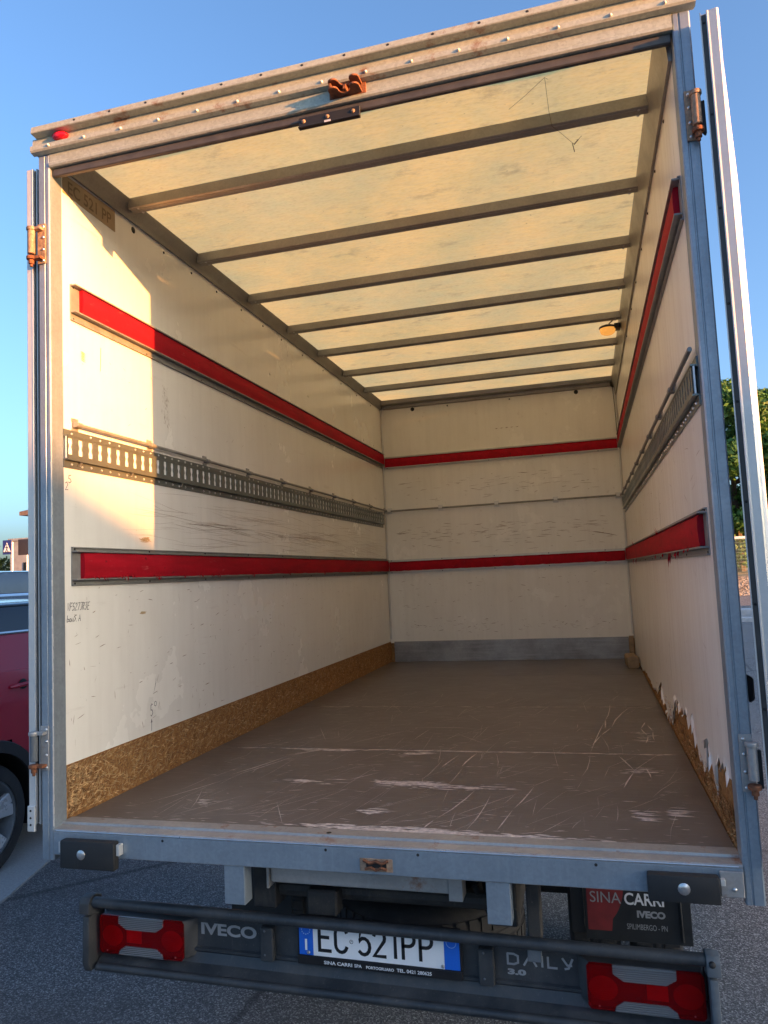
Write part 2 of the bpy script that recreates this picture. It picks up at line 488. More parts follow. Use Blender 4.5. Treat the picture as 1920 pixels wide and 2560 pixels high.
class MB:
    """collects faces for one mesh"""
    def __init__(self):
        self.v = []
        self.f = []

    def add(self, vs, fs):
        o = len(self.v)
        self.v += [tuple(p) for p in vs]
        self.f += [tuple(i + o for i in q) for q in fs]
        return self

    def box(self, x0, y0, z0, x1, y1, z1):
        return self.add([(x0, y0, z0), (x1, y0, z0), (x1, y1, z0), (x0, y1, z0), (x0, y0, z1), (x1, y0, z1), (x1, y1, z1), (x0, y1, z1)],
                        [(0, 3, 2, 1), (4, 5, 6, 7), (0, 1, 5, 4), (1, 2, 6, 5), (2, 3, 7, 6), (3, 0, 4, 7)])

    def prism(self, poly, axis, a, b):
        """poly in the two other axes (cyclic order x,y,z), extruded from a to b along axis"""
        n = len(poly)
        def P(q, h):
            if axis == 'x': return (h, q[0], q[1])
            if axis == 'y': return (q[0], h, q[1])
            return (q[0], q[1], h)
        vs = [P(q, a) for q in poly] + [P(q, b) for q in poly]
        fs = [tuple(range(n))[::-1], tuple(range(n, 2 * n))]
        fs += [(i, (i + 1) % n, n + (i + 1) % n, n + i) for i in range(n)]
        return self.add(vs, fs)

    def tube(self, pts, r, n=8, caps=True):
        pts = [Vector(p) for p in pts]
        rs = r if isinstance(r, (list, tuple)) else [r] * len(pts)
        rings = []
        ref = None
        for i, p in enumerate(pts):
            d = (pts[min(i + 1, len(pts) - 1)] - pts[max(i - 1, 0)]).normalized()
            if ref is None or abs(ref.dot(d)) > 0.95:
                ref = Vector((0, 0, 1)) if abs(d.z) < 0.9 else Vector((1, 0, 0))
            a = d.cross(ref).normalized()
            b = d.cross(a).normalized()
            rings.append([p + (a * math.cos(2 * math.pi * k / n) + b * math.sin(2 * math.pi * k / n)) * rs[i] for k in range(n)])
        vs = [q for ring in rings for q in ring]
        fs = []
        for i in range(len(rings) - 1):
            for k in range(n):
                fs.append((i * n + k, i * n + (k + 1) % n, (i + 1) * n + (k + 1) % n, (i + 1) * n + k))
        if caps:
            fs.append(tuple(range(n))[::-1])
            fs.append(tuple(range((len(rings) - 1) * n, len(rings) * n)))
        return self.add(vs, fs)

    def lathe(self, prof, origin, axis='z', n=24):
        """prof: (radius, height) list turned round axis through origin"""
        ox, oy, oz = origin
        vs, fs = [], []
        for r, h in prof:
            for k in range(n):
                a = 2 * math.pi * k / n
                c, s = r * math.cos(a), r * math.sin(a)
                vs.append((ox + h, oy + c, oz + s) if axis == 'x' else (ox + c, oy + h, oz + s) if axis == 'y' else (ox + c, oy + s, oz + h))
        for i in range(len(prof) - 1):
            for k in range(n):
                fs.append((i * n + k, i * n + (k + 1) % n, (i + 1) * n + (k + 1) % n, (i + 1) * n + k))
        return self.add(vs, fs)

    def dome(self, p, nrm, r, h, n=8):
        nrm = Vector(nrm).normalized()
        a = nrm.orthogonal().normalized()
        b = nrm.cross(a)
        p = Vector(p)
        vs = []
        for q, hh in ((1.0, 0.0), (0.8, 0.6), (0.35, 1.0)):
            vs += [p + (a * math.cos(2 * math.pi * k / n) + b * math.sin(2 * math.pi * k / n)) * r * q + nrm * h * hh for k in range(n)]
        fs = [(i * n + k, i * n + (k + 1) % n, (i + 1) * n + (k + 1) % n, (i + 1) * n + k) for i in range(2) for k in range(n)]
        fs.append(tuple(range(2 * n, 3 * n)))
        return self.add(vs, fs)

    def map(self, fn, start=0):
        self.v[start:] = [tuple(fn(*p)) for p in self.v[start:]]
        return self

    def build(self, name, mat, parent=None, bevel=0.0, smooth=True, loc=(0, 0, 0), seg=1, angle=35):
        me = bpy.data.meshes.new(name)
        me.from_pydata(self.v, [], self.f)
        bm = bmesh.new()
        bm.from_mesh(me)
        bmesh.ops.recalc_face_normals(bm, faces=bm.faces)
        if bevel:
            ed = [e for e in bm.edges if len(e.link_faces) == 2 and e.calc_face_angle(0) > math.radians(30)]
            bmesh.ops.bevel(bm, geom=ed, offset=bevel, segments=seg, affect='EDGES', profile=0.5, clamp_overlap=True)
        bm.to_mesh(me)
        bm.free()
        if smooth:
            me.shade_smooth()
            me.set_sharp_from_angle(angle=math.radians(angle))
        return obj(name, me, mat, parent, loc)


def obj(name, me, mat, parent=None, loc=(0, 0, 0)):
    if mat is not None and not me.materials:
        me.materials.append(MATS[mat])
    o = bpy.data.objects.new(name, me)
    COL.objects.link(o)
    o.location = loc
    if parent is not None:
        o.parent = parent
        if parent.type == 'EMPTY':
            o.matrix_parent_inverse = Matrix.Translation(parent.location).inverted()
    return o


def tag(o, label, cat, group=None):
    o['label'] = label
    o['category'] = cat
    if group:
        o['group'] = group
    return o


def thing(name, loc, label, cat, group=None):
    o = bpy.data.objects.new(name, None)
    COL.objects.link(o)
    o.location = loc
    o.empty_display_size = 0.2
    return tag(o, label, cat, group)


def struct(o):
    o['kind'] = 'structure'
    return o


def stuff(o):
    o['kind'] = 'stuff'
    return o


def text_mesh(txt, size, origin, right, up, bold=0.0, depth=0.001, width=None, height=None):
    """lettering as a flat extruded mesh: origin is the lower left corner"""
    cu = bpy.data.curves.new('lettering', 'FONT')
    cu.body = txt
    cu.size = size
    cu.offset = bold
    cu.extrude = 0.0
    cu.resolution_u = 4
    to = bpy.data.objects.new('lettering', cu)
    COL.objects.link(to)
    bpy.context.view_layer.update()
    dg = bpy.context.evaluated_depsgraph_get()
    me = bpy.data.meshes.new_from_object(to.evaluated_get(dg))
    bpy.data.objects.remove(to)
    bpy.data.curves.remove(cu)
    vs = [v.co.copy() for v in me.vertices]
    x0, x1 = min(v.x for v in vs), max(v.x for v in vs)
    y0, y1 = min(v.y for v in vs), max(v.y for v in vs)
    sx = width / (x1 - x0) if width else 1.0
    sy = height / (y1 - y0) if height else 1.0
    right, up = Vector(right).normalized(), Vector(up).normalized()
    nrm = right.cross(up)
    o = Vector(origin)
    mb = MB()
    pts = [o + right * ((v.x - x0) * sx) + up * ((v.y - y0) * sy) for v in vs]
    fs = [tuple(p.vertices) for p in me.polygons]
    n = len(pts)
    mb.add(pts, fs)
    bpy.data.meshes.remove(me)
    mb.v = [tuple(Vector(p) + nrm * depth) for p in mb.v]
    return mb


def strokes(lines, width, origin, right, up, sx=1.0, sy=1.0, depth=0.0006, mb=None, taper=False):
    """pen strokes: each polyline becomes a ribbon with round joints"""
    mb = mb or MB()
    right, up = Vector(right).normalized(), Vector(up).normalized()
    nrm = right.cross(up)
    o = Vector(origin)
    k = 0
    hw = width / 2
    for ln in lines:
        pts = [Vector((p[0] * sx, p[1] * sy)) for p in ln]
        lft, rgt_ = [], []
        for i, p in enumerate(pts):
            a = (pts[i] - pts[i - 1]).normalized() if i > 0 else None
            b = (pts[i + 1] - pts[i]).normalized() if i < len(pts) - 1 else None
            d = a if b is None else b if a is None else (a + b)
            if d.length < 1e-6:
                d = a
            d = d.normalized()
            m = 1.0
            if a is not None and b is not None:
                m = min(1.6, 1.0 / max(0.5, d.dot(b)))
            pn = Vector((-d.y, d.x)) * hw * m
            if i == 0:
                p = p - d * hw * 0.5
            if i == len(pts) - 1:
                p = p + d * hw * 0.5
            t = (0.25 if taper and i in (0, len(pts) - 1) else 1.0)
            lft.append(p + pn * t)
            rgt_.append(p - pn * t)
        dz = depth + k * 0.00006
        k += 1
        vs = [o + right * q.x + up * q.y + nrm * dz for q in lft + rgt_]
        n = len(pts)
        mb.add(vs, [(i, i + 1, n + i + 1, n + i) for i in range(n - 1)])
    return mb


def arc(cx, cy, rx, ry, a0, a1, n=8):
    return [(cx + rx * math.cos(math.radians(a0 + (a1 - a0) * i / n)), cy + ry * math.sin(math.radians(a0 + (a1 - a0) * i / n))) for i in range(n + 1)]


def slivers(mb, marks, plane, depth=0.0005):
    """scratches: tapered slivers on a wall or floor. plane: 'floor','left','right','back'"""
    k = 0
    for (a, b, w) in marks:
        a, b = Vector(a), Vector(b)
        d = b - a
        if d.length < 1e-5:
            continue
        n = Vector((-d.y, d.x)).normalized()
        j = rnd.uniform(-0.12, 0.12) * d.length * 0.4
        m1 = a + d * 0.33 + n * j * 0.6
        m2 = a + d * 0.68 + n * j * 0.5
        w1, w2 = w * rnd.uniform(0.7, 1.2) / 2, w * rnd.uniform(0.5, 1.1) / 2
        pts = [a, m1 - n * w1, m2 - n * w2, b, m2 + n * w2, m1 + n * w1]
        dz = depth + (k % 23) * 0.00002
        k += 1
        if plane == 'floor':
            vs = [(p.x, p.y, dz) for p in pts]
        elif plane == 'left':
            vs = [(dz, p.x, p.y) for p in pts]
        elif plane == 'right':
            vs = [(W - dz, p.x, p.y) for p in pts]
        else:
            vs = [(p.x, L - dz, p.y) for p in pts]
        mb.add(vs, [(0, 1, 5), (1, 2, 4, 5), (2, 3, 4)])
    return mb


# ================================================================ SETTING
def build_ground():
    m = MB()
    s = 1500
    m.add([(-s, -s, G), (s, -s, G), (s, s, G), (-s, s, G)], [(0, 1, 2, 3)])
    struct(m.build('ground', 'asphalt', smooth=False))
    m = MB().prism([(-1.70 - 0.31 * 0, -9), (-1.52, -3), (-1.57, 1.5), (-1.80, 2.3), (-3.2, 8.0), (-9.0, 31), (-60, 31), (-60, -9)], 'z', G - 0.05, G + 0.012)
    struct(m.build('pavement', 'paving', smooth=False))
    # far side of the yard: low kerb, bank
    m = MB().box(3.2, 21.4, G - 0.1, 60, 22.0, G + 0.30)
    struct(m.build('kerb', 'concrete_light', bevel=0.02))
    m = MB().box(3.2, 20.6, G - 0.1, 60, 20.95, G + 0.12)
    struct(m.build('kerb', 'concrete_light', bevel=0.02))
    m = MB().prism([(36.5, G - 0.2), (44.5, G - 0.2), (90, G - 0.2), (90, 0.2), (42.0, -0.16), (41.0, -0.22), (37.5, G + 0.10)], 'x', 1.0, 80.0)
    struct(m.build('bank', 'gravel', smooth=False))


build_ground()

# ================================================================ TRUCK
truck = thing('box_truck', (1.03, 0.0, G), 'box truck with open rear doors, seen into its empty cream load box', 'truck')


def build_shell():
    # floor sheets with open seams
    seams = [0.088, 1.112, 2.155, 3.40, L]
    for i in range(4):
        a, b = seams[i] + (0.0 if i == 0 else 0.0015), seams[i + 1] - 0.0015
        MB().box(0.0, a, -0.022, W, b, 0.0).build('floor_panel', 'floor_ply', truck, bevel=0.0012)
    MB().box(-0.03, 0.07, -0.05, W + 0.03, L + 0.03, -0.023).build('floor_base', 'chassis', truck)

    # left wall: painted skin over a wooden core that is bare along the floor
    left = MB().box(-0.004, 0.062, 0.179, 0.0, L, 2.30).build('left_wall', 'wall_skin', truck)
    core = MB().box(-0.03, 0.066, -0.02, -0.0045, L + 0.02, 2.33).build('wall_core', 'bare_wood', left)
    m = MB().box(-0.036, 0.066, -0.06, -0.031, L + 0.04, 2.333)
    m.build('outer_skin', 'white_paint', left)
    # right wall: the skin is torn away in a ragged line that drops towards the front
    edge = [(L, 0.0)]
    ctrl = [(4.33, 0.02), (3.9, 0.03), (3.5, 0.02), (3.2, 0.05), (2.6, 0.03), (2.35, 0.05), (2.22, 0.09), (2.1, 0.14), (2.02, 0.15), (1.95, 0.07), (1.75, 0.05), (1.6, 0.03),
            (1.47, 0.10), (1.38, 0.205), (1.30, 0.17), (1.22, 0.20), (1.10, 0.155), (1.0, 0.20), (0.9, 0.17), (0.80, 0.215), (0.74, 0.13), (0.70, 0.09), (0.66, 0.10), (0.60, 0.07), (0.54, 0.11),
            (0.47, 0.205), (0.42, 0.17), (0.38, 0.10), (0.34, 0.06), (0.32, 0.15), (0.27, 0.215), (0.23, 0.165), (0.19, 0.20), (0.15, 0.22), (0.11, 0.20), (0.065, 0.185)]
    poly = []
    for i in range(len(ctrl) - 1):
        (ya, za), (yb, zb) = ctrl[i], ctrl[i + 1]
        n = max(2, int(abs(ya - yb) / 0.035))
        for k in range(n):
            t = k / n
            poly.append((ya + (yb - ya) * t + rnd.uniform(-0.006, 0.006), max(0.004, za + (zb - za) * t + (rnd.uniform(-0.016, 0.012) if i else 0))))
    poly[0] = (L, 0.02)
    poly.append((0.065, 0.185))
    poly += [(0.065, 2.30), (L, 2.30)]
    right = MB().prism(poly, 'x', W, W + 0.004).build('right_wall', 'wall_skin_scuffed', truck, smooth=False)
    MB().box(W + 0.0045, 0.066, -0.02, W + 0.03, L + 0.02, 2.33).build('wall_core', 'bare_wood', right)
    fl = MB()
    for k in range(len(poly) - 3):
        (ya, za), (yb, zb) = poly[k], poly[k + 1]
        if rnd.random() < 0.55 and 0.02 < za < 0.23 and ya < 2.4:
            ln = rnd.uniform(0.006, 0.030)
            lift = rnd.uniform(0.003, 0.012)
            fl.add([(W - 0.0003, ya, za + 0.002), (W - 0.0003, yb, zb + 0.002), (W - lift, yb + rnd.uniform(-.006, .006), zb - ln), (W - lift * 0.7, ya + rnd.uniform(-.004, .004), za - ln * rnd.uniform(0.3, 1.0))], [(0, 1, 2, 3)])
    stuff(fl.build('loose_flakes', 'wall_skin_scuffed', right, smooth=False))
    MB().box(W + 0.031, 0.066, -0.06, W + 0.036, L + 0.04, 2.333).build('outer_skin', 'white_paint', right)
    # front bulkhead
    bulk = MB().box(0.0, L, 0.165, W, L + 0.004, 2.31).build('bulkhead', 'wall_skin', truck)
    MB().box(-0.03, L + 0.021, -0.05, W + 0.03, L + 0.045, 2.36).build('bulkhead_core', 'bare_wood', bulk)
    MB().box(0.034, L - 0.010, 0.001, W - 0.045, L - 0.002, 0.178).build('kick_plate', 'kick_metal', truck, bevel=0.001)
    MB().box(W - 0.043, L - 0.03, 0.001, W - 0.006, L - 0.003, 0.185).build('corner_batten', 'wood_block', truck, bevel=0.003)
    # corner trims
    for x0, x1 in ((0.001, 0.016), (W - 0.016, W - 0.001)):
        MB().box(x0, L - 0.016, 0.20, x1, L - 0.001, 2.28).build('corner_trim', 'alu', truck, bevel=0.004)
    # roof: one translucent sheet on ribs
    m = MB()
    nx, ny = 12, 24
    vs = [(-0.02 + (W + 0.04) * i / nx, 0.03 + (L + 0.0) * j / ny, 2.334 + 0.004 * math.sin(i * 1.7 + j * 0.9)) for j in range(ny + 1) for i in range(nx + 1)]
    m.add(vs, [(j * (nx + 1) + i, j * (nx + 1) + i + 1, (j + 1) * (nx + 1) + i + 1, (j + 1) * (nx + 1) + i) for j in range(ny) for i in range(nx)])
    m.build('roof_panel', 'roof_fibreglass', truck)
    prof = [(-0.004, 2.331), (0.0, 2.293), (0.008, 2.289), (0.020, 2.293), (0.030, 2.289), (0.044, 2.290), (0.050, 2.331)]
    rib_me = None
    for i, y in enumerate((0.415, 0.965, 1.515, 2.065, 2.60, 3.155, 3.700)):
        if rib_me is None:
            o = MB().prism(prof, 'x', 0.035, W - 0.028).build('roof_rib', 'profile', truck, loc=(0, y, 0))
            rib_me = o.data
            rv = None
        else:
            o = obj('roof_rib', rib_me, None, truck, (0, y, 0))
        for x in (0.075, W - 0.06):
            for yy in (0.012, 0.045):
                if rv is None:
                    rv = MB().dome((0, 0, 0), (0, 0, -1), 0.006, 0.003, 6).build('rivet', 'bright_steel', o, loc=(x, yy, 2.2898)).data
                else:
                    obj('rivet', rv, None, o, (x, yy, 2.2898))
    MB().prism([(L - 0.11, 2.331), (L - 0.10, 2.300), (L - 0.03, 2.296), (L - 0.028, 2.272), (L - 0.002, 2.268), (L - 0.001, 2.331)], 'x', 0.03, W - 0.03).build('roof_rail', 'profile', truck)
    # cornice profiles along both walls
    MB().prism([(0.001, 2.272), (0.012, 2.270), (0.018, 2.290), (0.040, 2.318), (0.045, 2.331), (0.001, 2.331)], 'y', 0.05, L - 0.002).build('cornice', 'profile', truck, angle=50)
    MB().prism([(W - 0.001, 2.190), (W - 0.011, 2.189), (W - 0.015, 2.240), (W - 0.028, 2.285), (W - 0.034, 2.331), (W - 0.001, 2.331)], 'y', 0.05, L - 0.002).build('cornice', 'profile', truck, angle=50)
    # dark screw heads under the cornices and on the bulkhead
    for y in (0.50, 0.73, 0.97, 1.22, 1.50, 1.78, 2.05, 2.4, 2.8, 3.2, 3.6, 4.0):
        r = 0.014 if y == 0.50 else 0.006
        MB().dome((0.0005, y, 2.245), (1, 0, 0), r, 0.004, 10).build('screw_head', 'black_gap', truck)
    for y in (0.31, 0.62, 0.95, 1.30, 1.7, 2.1, 2.6):
        MB().dome((W - 0.0005, y, 2.165), (-1, 0, 0), 0.006, 0.004, 8).build('screw_head', 'black_gap', truck)
    for x, r in ((0.30, 0.018), (1.734, 0.018), (0.62, 0.007), (1.17, 0.007)):
        MB().dome((x, L - 0.0005, 2.25), (0, -1, 0), r, 0.006, 12).build('grommet', 'black_gap', truck)


build_shell()


def build_wood_fibres():
    """loose splinters standing out of the bare wood"""
    for side, parent_name, n in (('left', 'left', 4200), ('right', 'right', 2600)):
        for mat, share in (('wood_fibre', 0.6), ('wood_fibre_dark', 0.4)):
            m = MB()
            for _ in range(int(n * share)):
                y = 0.07 + (L - 0.1) * (rnd.random() ** 1.8)
                z = rnd.uniform(0.004, 0.172)
                if side == 'right' and (y > 2.4 or z > 0.10):
                    continue
                a = rnd.uniform(-0.9, 0.9) + (1.1 if rnd.random() < 0.5 else 0.25)
                ln = rnd.uniform(0.012, 0.045)
                w = rnd.uniform(0.0010, 0.0024)
                dy, dz = math.cos(a) * ln, math.sin(a) * ln
                if z + dz > 0.176:
                    dz = 0.176 - z
                nx, nz = -dz / ln * w, dy / ln * w
                lift = rnd.uniform(0.001, 0.0075)
                x0 = -0.0043
                p = [(x0 + 0.0004, y, z), (x0 + lift, y + dy * 0.5 + nx, z + dz * 0.5 + nz), (x0 + lift * rnd.uniform(0.4, 1.3), y + dy, z + dz), (x0 + lift * 0.8, y + dy * 0.5 - nx, z + dz * 0.5 - nz)]
                if side == 'right':
                    p = [(W - q[0], q[1], q[2]) for q in p]
                m.add(p, [(0, 1, 2, 3)])
            par = [o for o in truck.children if o.name.startswith(side + '_wall')][0]
            stuff(m.build('splinters', mat, par, smooth=False))


build_wood_fibres()


def build_rub_rails():
    def rail(side, z0, z1, r0, r1, a, b, ra):
        """channel with a red strip in it; a..b along the wall, red from ra"""
        ch = MB()
        lipw = 0.016
        pad = MB()
        n = 60
        def pad_grid(f):
            vs, fs = [], []
            prof = [(r0, 0.004), (r0 + 0.001, 0.017), (r0 + 0.012, 0.0205), ((r0 + r1) / 2, 0.022), (r1 - 0.012, 0.0205), (r1 - 0.001, 0.017), (r1, 0.004)]
            k = len(prof)
            for i in range(n + 1):
                t = ra + (b - ra) * i / n
                wob = 0.0016 * math.sin(i * 2.1) + rnd.uniform(-0.0022, 0.0022)
                for (z, h) in prof:
                    vs.append(f(t, z + (wob if z < (r0 + r1) / 2 else wob * 0.4), h))
            for i in range(n):
                for j in range(k - 1):
                    fs.append((i * k + j, (i + 1) * k + j, (i + 1) * k + j + 1, i * k + j + 1))
            fs.append(tuple(range(k)))
            fs.append(tuple(range(n * k, n * k + k))[::-1])
            pad.add(vs, fs)
        if side == 'left':
            f = lambda t, z, h: (h, t, z)
        elif side == 'right':
            f = lambda t, z, h: (W - h, t, z)
        else:
            f = lambda t, z, h: (t, L - h, z)
        def bx(t0, z0_, h0, t1, z1_, h1):
            p, q = f(t0, z0_, h0), f(t1, z1_, h1)
            ch.box(min(p[0], q[0]), min(p[1], q[1]), min(p[2], q[2]), max(p[0], q[0]), max(p[1], q[1]), max(p[2], q[2]))
        bx(a, z0, 0.0005, b, z1, 0.0035)
        bx(a, z0 + 0.0002, 0.0036, b, z0 + 0.004, 0.010)
        bx(a, r0 - 0.006, 0.0036, b, r0 - 0.001, 0.026)
        bx(a, r1 + 0.001, 0.0036, b, r1 + 0.006, 0.026)
        bx(a, z1 - 0.004, 0.0036, b, z1 - 0.0002, 0.010)
        c = ch.build('rub_rail', 'channel_grey' if side != 'back' else 'alu', truck, bevel=0.0006)
        pad_grid(f)
        p = pad.build('red_strip', 'red_strip', c, angle=60)
        sc = MB()
        t = a + 0.016
        while t < b:
            for z in (z0 + 0.008, z1 - 0.008):
                nrm = Vector(f(0, 0, 1)) - Vector(f(0, 0, 0))
                sc.dome(f(t, z, 0.0036), nrm, 0.0045, 0.0025, 6)
            t += 0.46
        stuff(sc.build('screws', 'black_gap', c))
        return c, p, f

    rail('left', 1.728, 1.862, 1.762, 1.854, 0.100, L - 0.024, 0.148)
    lo, pl, f = rail('left', 0.778, 0.914, 0.803, 0.894, 0.094, L - 0.024, 0.140)
    rail('right', 1.728, 1.858, 1.750, 1.846, 0.070, L - 0.024, 0.110)
    ro, pr, fr = rail('right', 0.780, 0.912, 0.806, 0.896, 0.095, L - 0.024, 0.150)
    rail('back', 1.722, 1.834, 1.738, 1.818, 0.024, W - 0.024, 0.024)
    rail('back', 0.780, 0.902, 0.800, 0.882, 0.024, W - 0.024, 0.024)
    # torn red threads hanging over the lower rails
    for (par, ff, spots) in ((lo, f, [(0.19, .012), (0.25, .02), (0.33, .012), (0.385, .02), (0.43, .012), (0.60, .02), (0.62, .03), (0.82, .02), (0.95, .02), (1.05, .018), (1.12, .015), (1.5, .02), (2.0, .02), (2.6, .02)]),
                             (ro, fr, [(0.33, .02), (0.45, .025), (0.62, .035), (0.70, .045), (0.85, .06), (0.92, .07), (1.15, .03), (1.5, .03), (2.9, .06), (3.2, .05)])):
        m = MB()
        for t, ln in spots:
            for k in range(3):
                tt = t + rnd.uniform(-0.02, 0.02)
                w = rnd.uniform(0.002, 0.006)
                z = 0.806
                m.add([ff(tt - w, z + 0.006, 0.0222), ff(tt + w, z + 0.006, 0.0225), ff(tt + w * 0.6 + rnd.uniform(-.008, .008), z - ln * rnd.uniform(0.4, 1.0), 0.028), ff(tt + rnd.uniform(-.006, .006), z - ln * 0.4, 0.030)], [(0, 1, 2, 3)])
        if par is ro:
            for t in (1.35, 3.1):
                for k in range(5):
                    tt = t + rnd.uniform(-0.04, 0.04)
                    m.add([ff(tt - 0.008, 0.890, 0.0222), ff(tt + 0.008, 0.888, 0.0225), ff(tt + rnd.uniform(-.02, .02), 0.905 + rnd.uniform(0, .025), 0.035)], [(0, 1, 2)])
        stuff(m.build('torn_threads', 'red_strip', par, smooth=False))


build_rub_rails()


def build_lashing_rails():
    P = 0.055
    for side in ('left', 'right'):
        f = (lambda h, t, z: (h, t, z)) if side == 'left' else (lambda h, t, z: (W - h, t, z))
        y0 = 0.0735 - P / 2
        n = 76
        y1 = y0 + n * P
        m = MB()
        def bx(h0, t0, z0, h1, t1, z1):
            p, q = f(h0, t0, z0), f(h1, t1, z1)
            m.box(min(p[0], q[0]), t0, z0, max(p[0], q[0]), t1, z1)
        ya = 0.0578 if side == 'left' else 0.042
        # flanges against the wall and the folded lips
        bx(0.0005, ya, 1.297, 0.005, y1, 1.326)
        bx(0.0005, ya, 1.190, 0.005, y1, 1.219)
        bx(0.0052, ya, 1.299, 0.0215, y1, 1.304)
        bx(0.0052, ya, 1.216, 0.0215, y1, 1.221)
        # slotted web: hour-glass openings
        h, hb = 0.0195, 0.0150
        zl = [1.2350, 1.251, 1.262, 1.2660, 1.277, 1.2930]
        wl = [0.0115, 0.0122, 0.0082, 0.0082, 0.0122, 0.0115]
        zb_, zt = 1.2212, 1.2988
        for i in range(n):
            yc = y0 + (i + 0.5) * P
            a, b = (ya if i == 0 else yc - P / 2), yc + P / 2
            o = len(m.v)
            vs = []
            for z, w in zip(zl, wl):
                vs += [f(h, a, z), f(h, yc - w, z), f(h, yc + w, z), f(h, b, z), f(hb, yc - w, z), f(hb, yc + w, z)]
            vs += [f(h, a, zb_), f(h, b, zb_), f(h, a, zt), f(h, b, zt)]
            fs = []
            for k in range(5):
                q, r = 6 * k, 6 * k + 6
                fs += [(q, q + 1, r + 1, r), (q + 2, q + 3, r + 3, r + 2), (q + 1, q + 4, r + 4, r + 1), (q + 2, r + 2, r + 5, q + 5)]
            fs += [(36, 37, 3, 2, 1, 0), (30, 31, 32, 33, 39, 38), (1, 2, 5, 4), (31, 34, 35, 32)]
            m.add(vs, fs)
        r = m.build('lashing_rail', 'rail_steel', truck, smooth=False)
        bp = MB()
        p, q = f(0.0100, 0, 0), f(0.0148, 0, 0)
        bp.box(min(p[0], q[0]), ya, 1.2215, max(p[0], q[0]), y1, 1.2985)
        bp.build('back_strip', 'rail_back', r)
        rv = MB()
        nr = (1, 0, 0) if side == 'left' else (-1, 0, 0)
        for i in range(n):
            yc = y0 + (i + 0.5) * P + 0.022
            for z in (1.3145, 1.2025):
                if rnd.random() < 0.9:
                    rv.dome(f(0.0052, yc + rnd.uniform(-.004, .004), z + rnd.uniform(-.002, .002)), nr, 0.0055, 0.004, 6)
        stuff(rv.build('rivets', 'bright_steel', r))
        if side == 'left':
            for yy in (0.135, 0.445, 0.82):
                MB().prism([(yy - 0.012, 1.203), (yy - 0.004, 1.200), (yy + 0.012, 1.219), (yy + 0.005, 1.222)], 'x', 0.006, 0.016).build('clip', 'bright_steel', r)
        # slim rod above the rail on clips
        rod = MB().tube([f(0.018, 0.105 if side == 'left' else 0.046, 1.347), f(0.018, 2.2, 1.347), f(0.018, L - 0.05, 1.346)], 0.0068, 10).build('bar', 'channel_grey', truck)
        for i in range(10):
            yy = (0.119 if side == 'left' else 0.545) + 0.4655 * i
            if yy > L - 0.02:
                break
            c = MB()
            for za, zb in ((1.372, 1.358), (1.336, 1.320)):
                p, q = f(0.0005, 0, 0), f(0.004, 0, 0)
                c.box(min(p[0], q[0]), yy - 0.018, zb, max(p[0], q[0]), yy + 0.018, za)
            c.tube([f(0.018, yy - 0.016, 1.347), f(0.018, yy + 0.016, 1.347)], 0.0100, 10)
            p, q = f(0.0041, 0, 0), f(0.018, 0, 0)
            c.box(min(p[0], q[0]), yy - 0.015, 1.337, max(p[0], q[0]), yy + 0.015, 1.3575)
            c.build('bracket', 'channel_grey', rod, bevel=0.001)
    rod = MB().tube([(0.02, L - 0.022, 1.340), (W - 0.02, L - 0.022, 1.343)], 0.0075, 8).build('bar', 'channel_grey', truck)
    for x in (0.045, 0.513, 1.007, 1.507, W - 0.045):
        c = MB().box(x - 0.022, L - 0.005, 1.352, x + 0.022, L - 0.0008, 1.368).box(x - 0.022, L - 0.005, 1.316, x + 0.022, L - 0.0008, 1.332)
        c.box(x - 0.015, L - 0.033, 1.331, x + 0.015, L - 0.0052, 1.352)
        c.build('bracket', 'alu', rod, bevel=0.001)


build_lashing_rails()


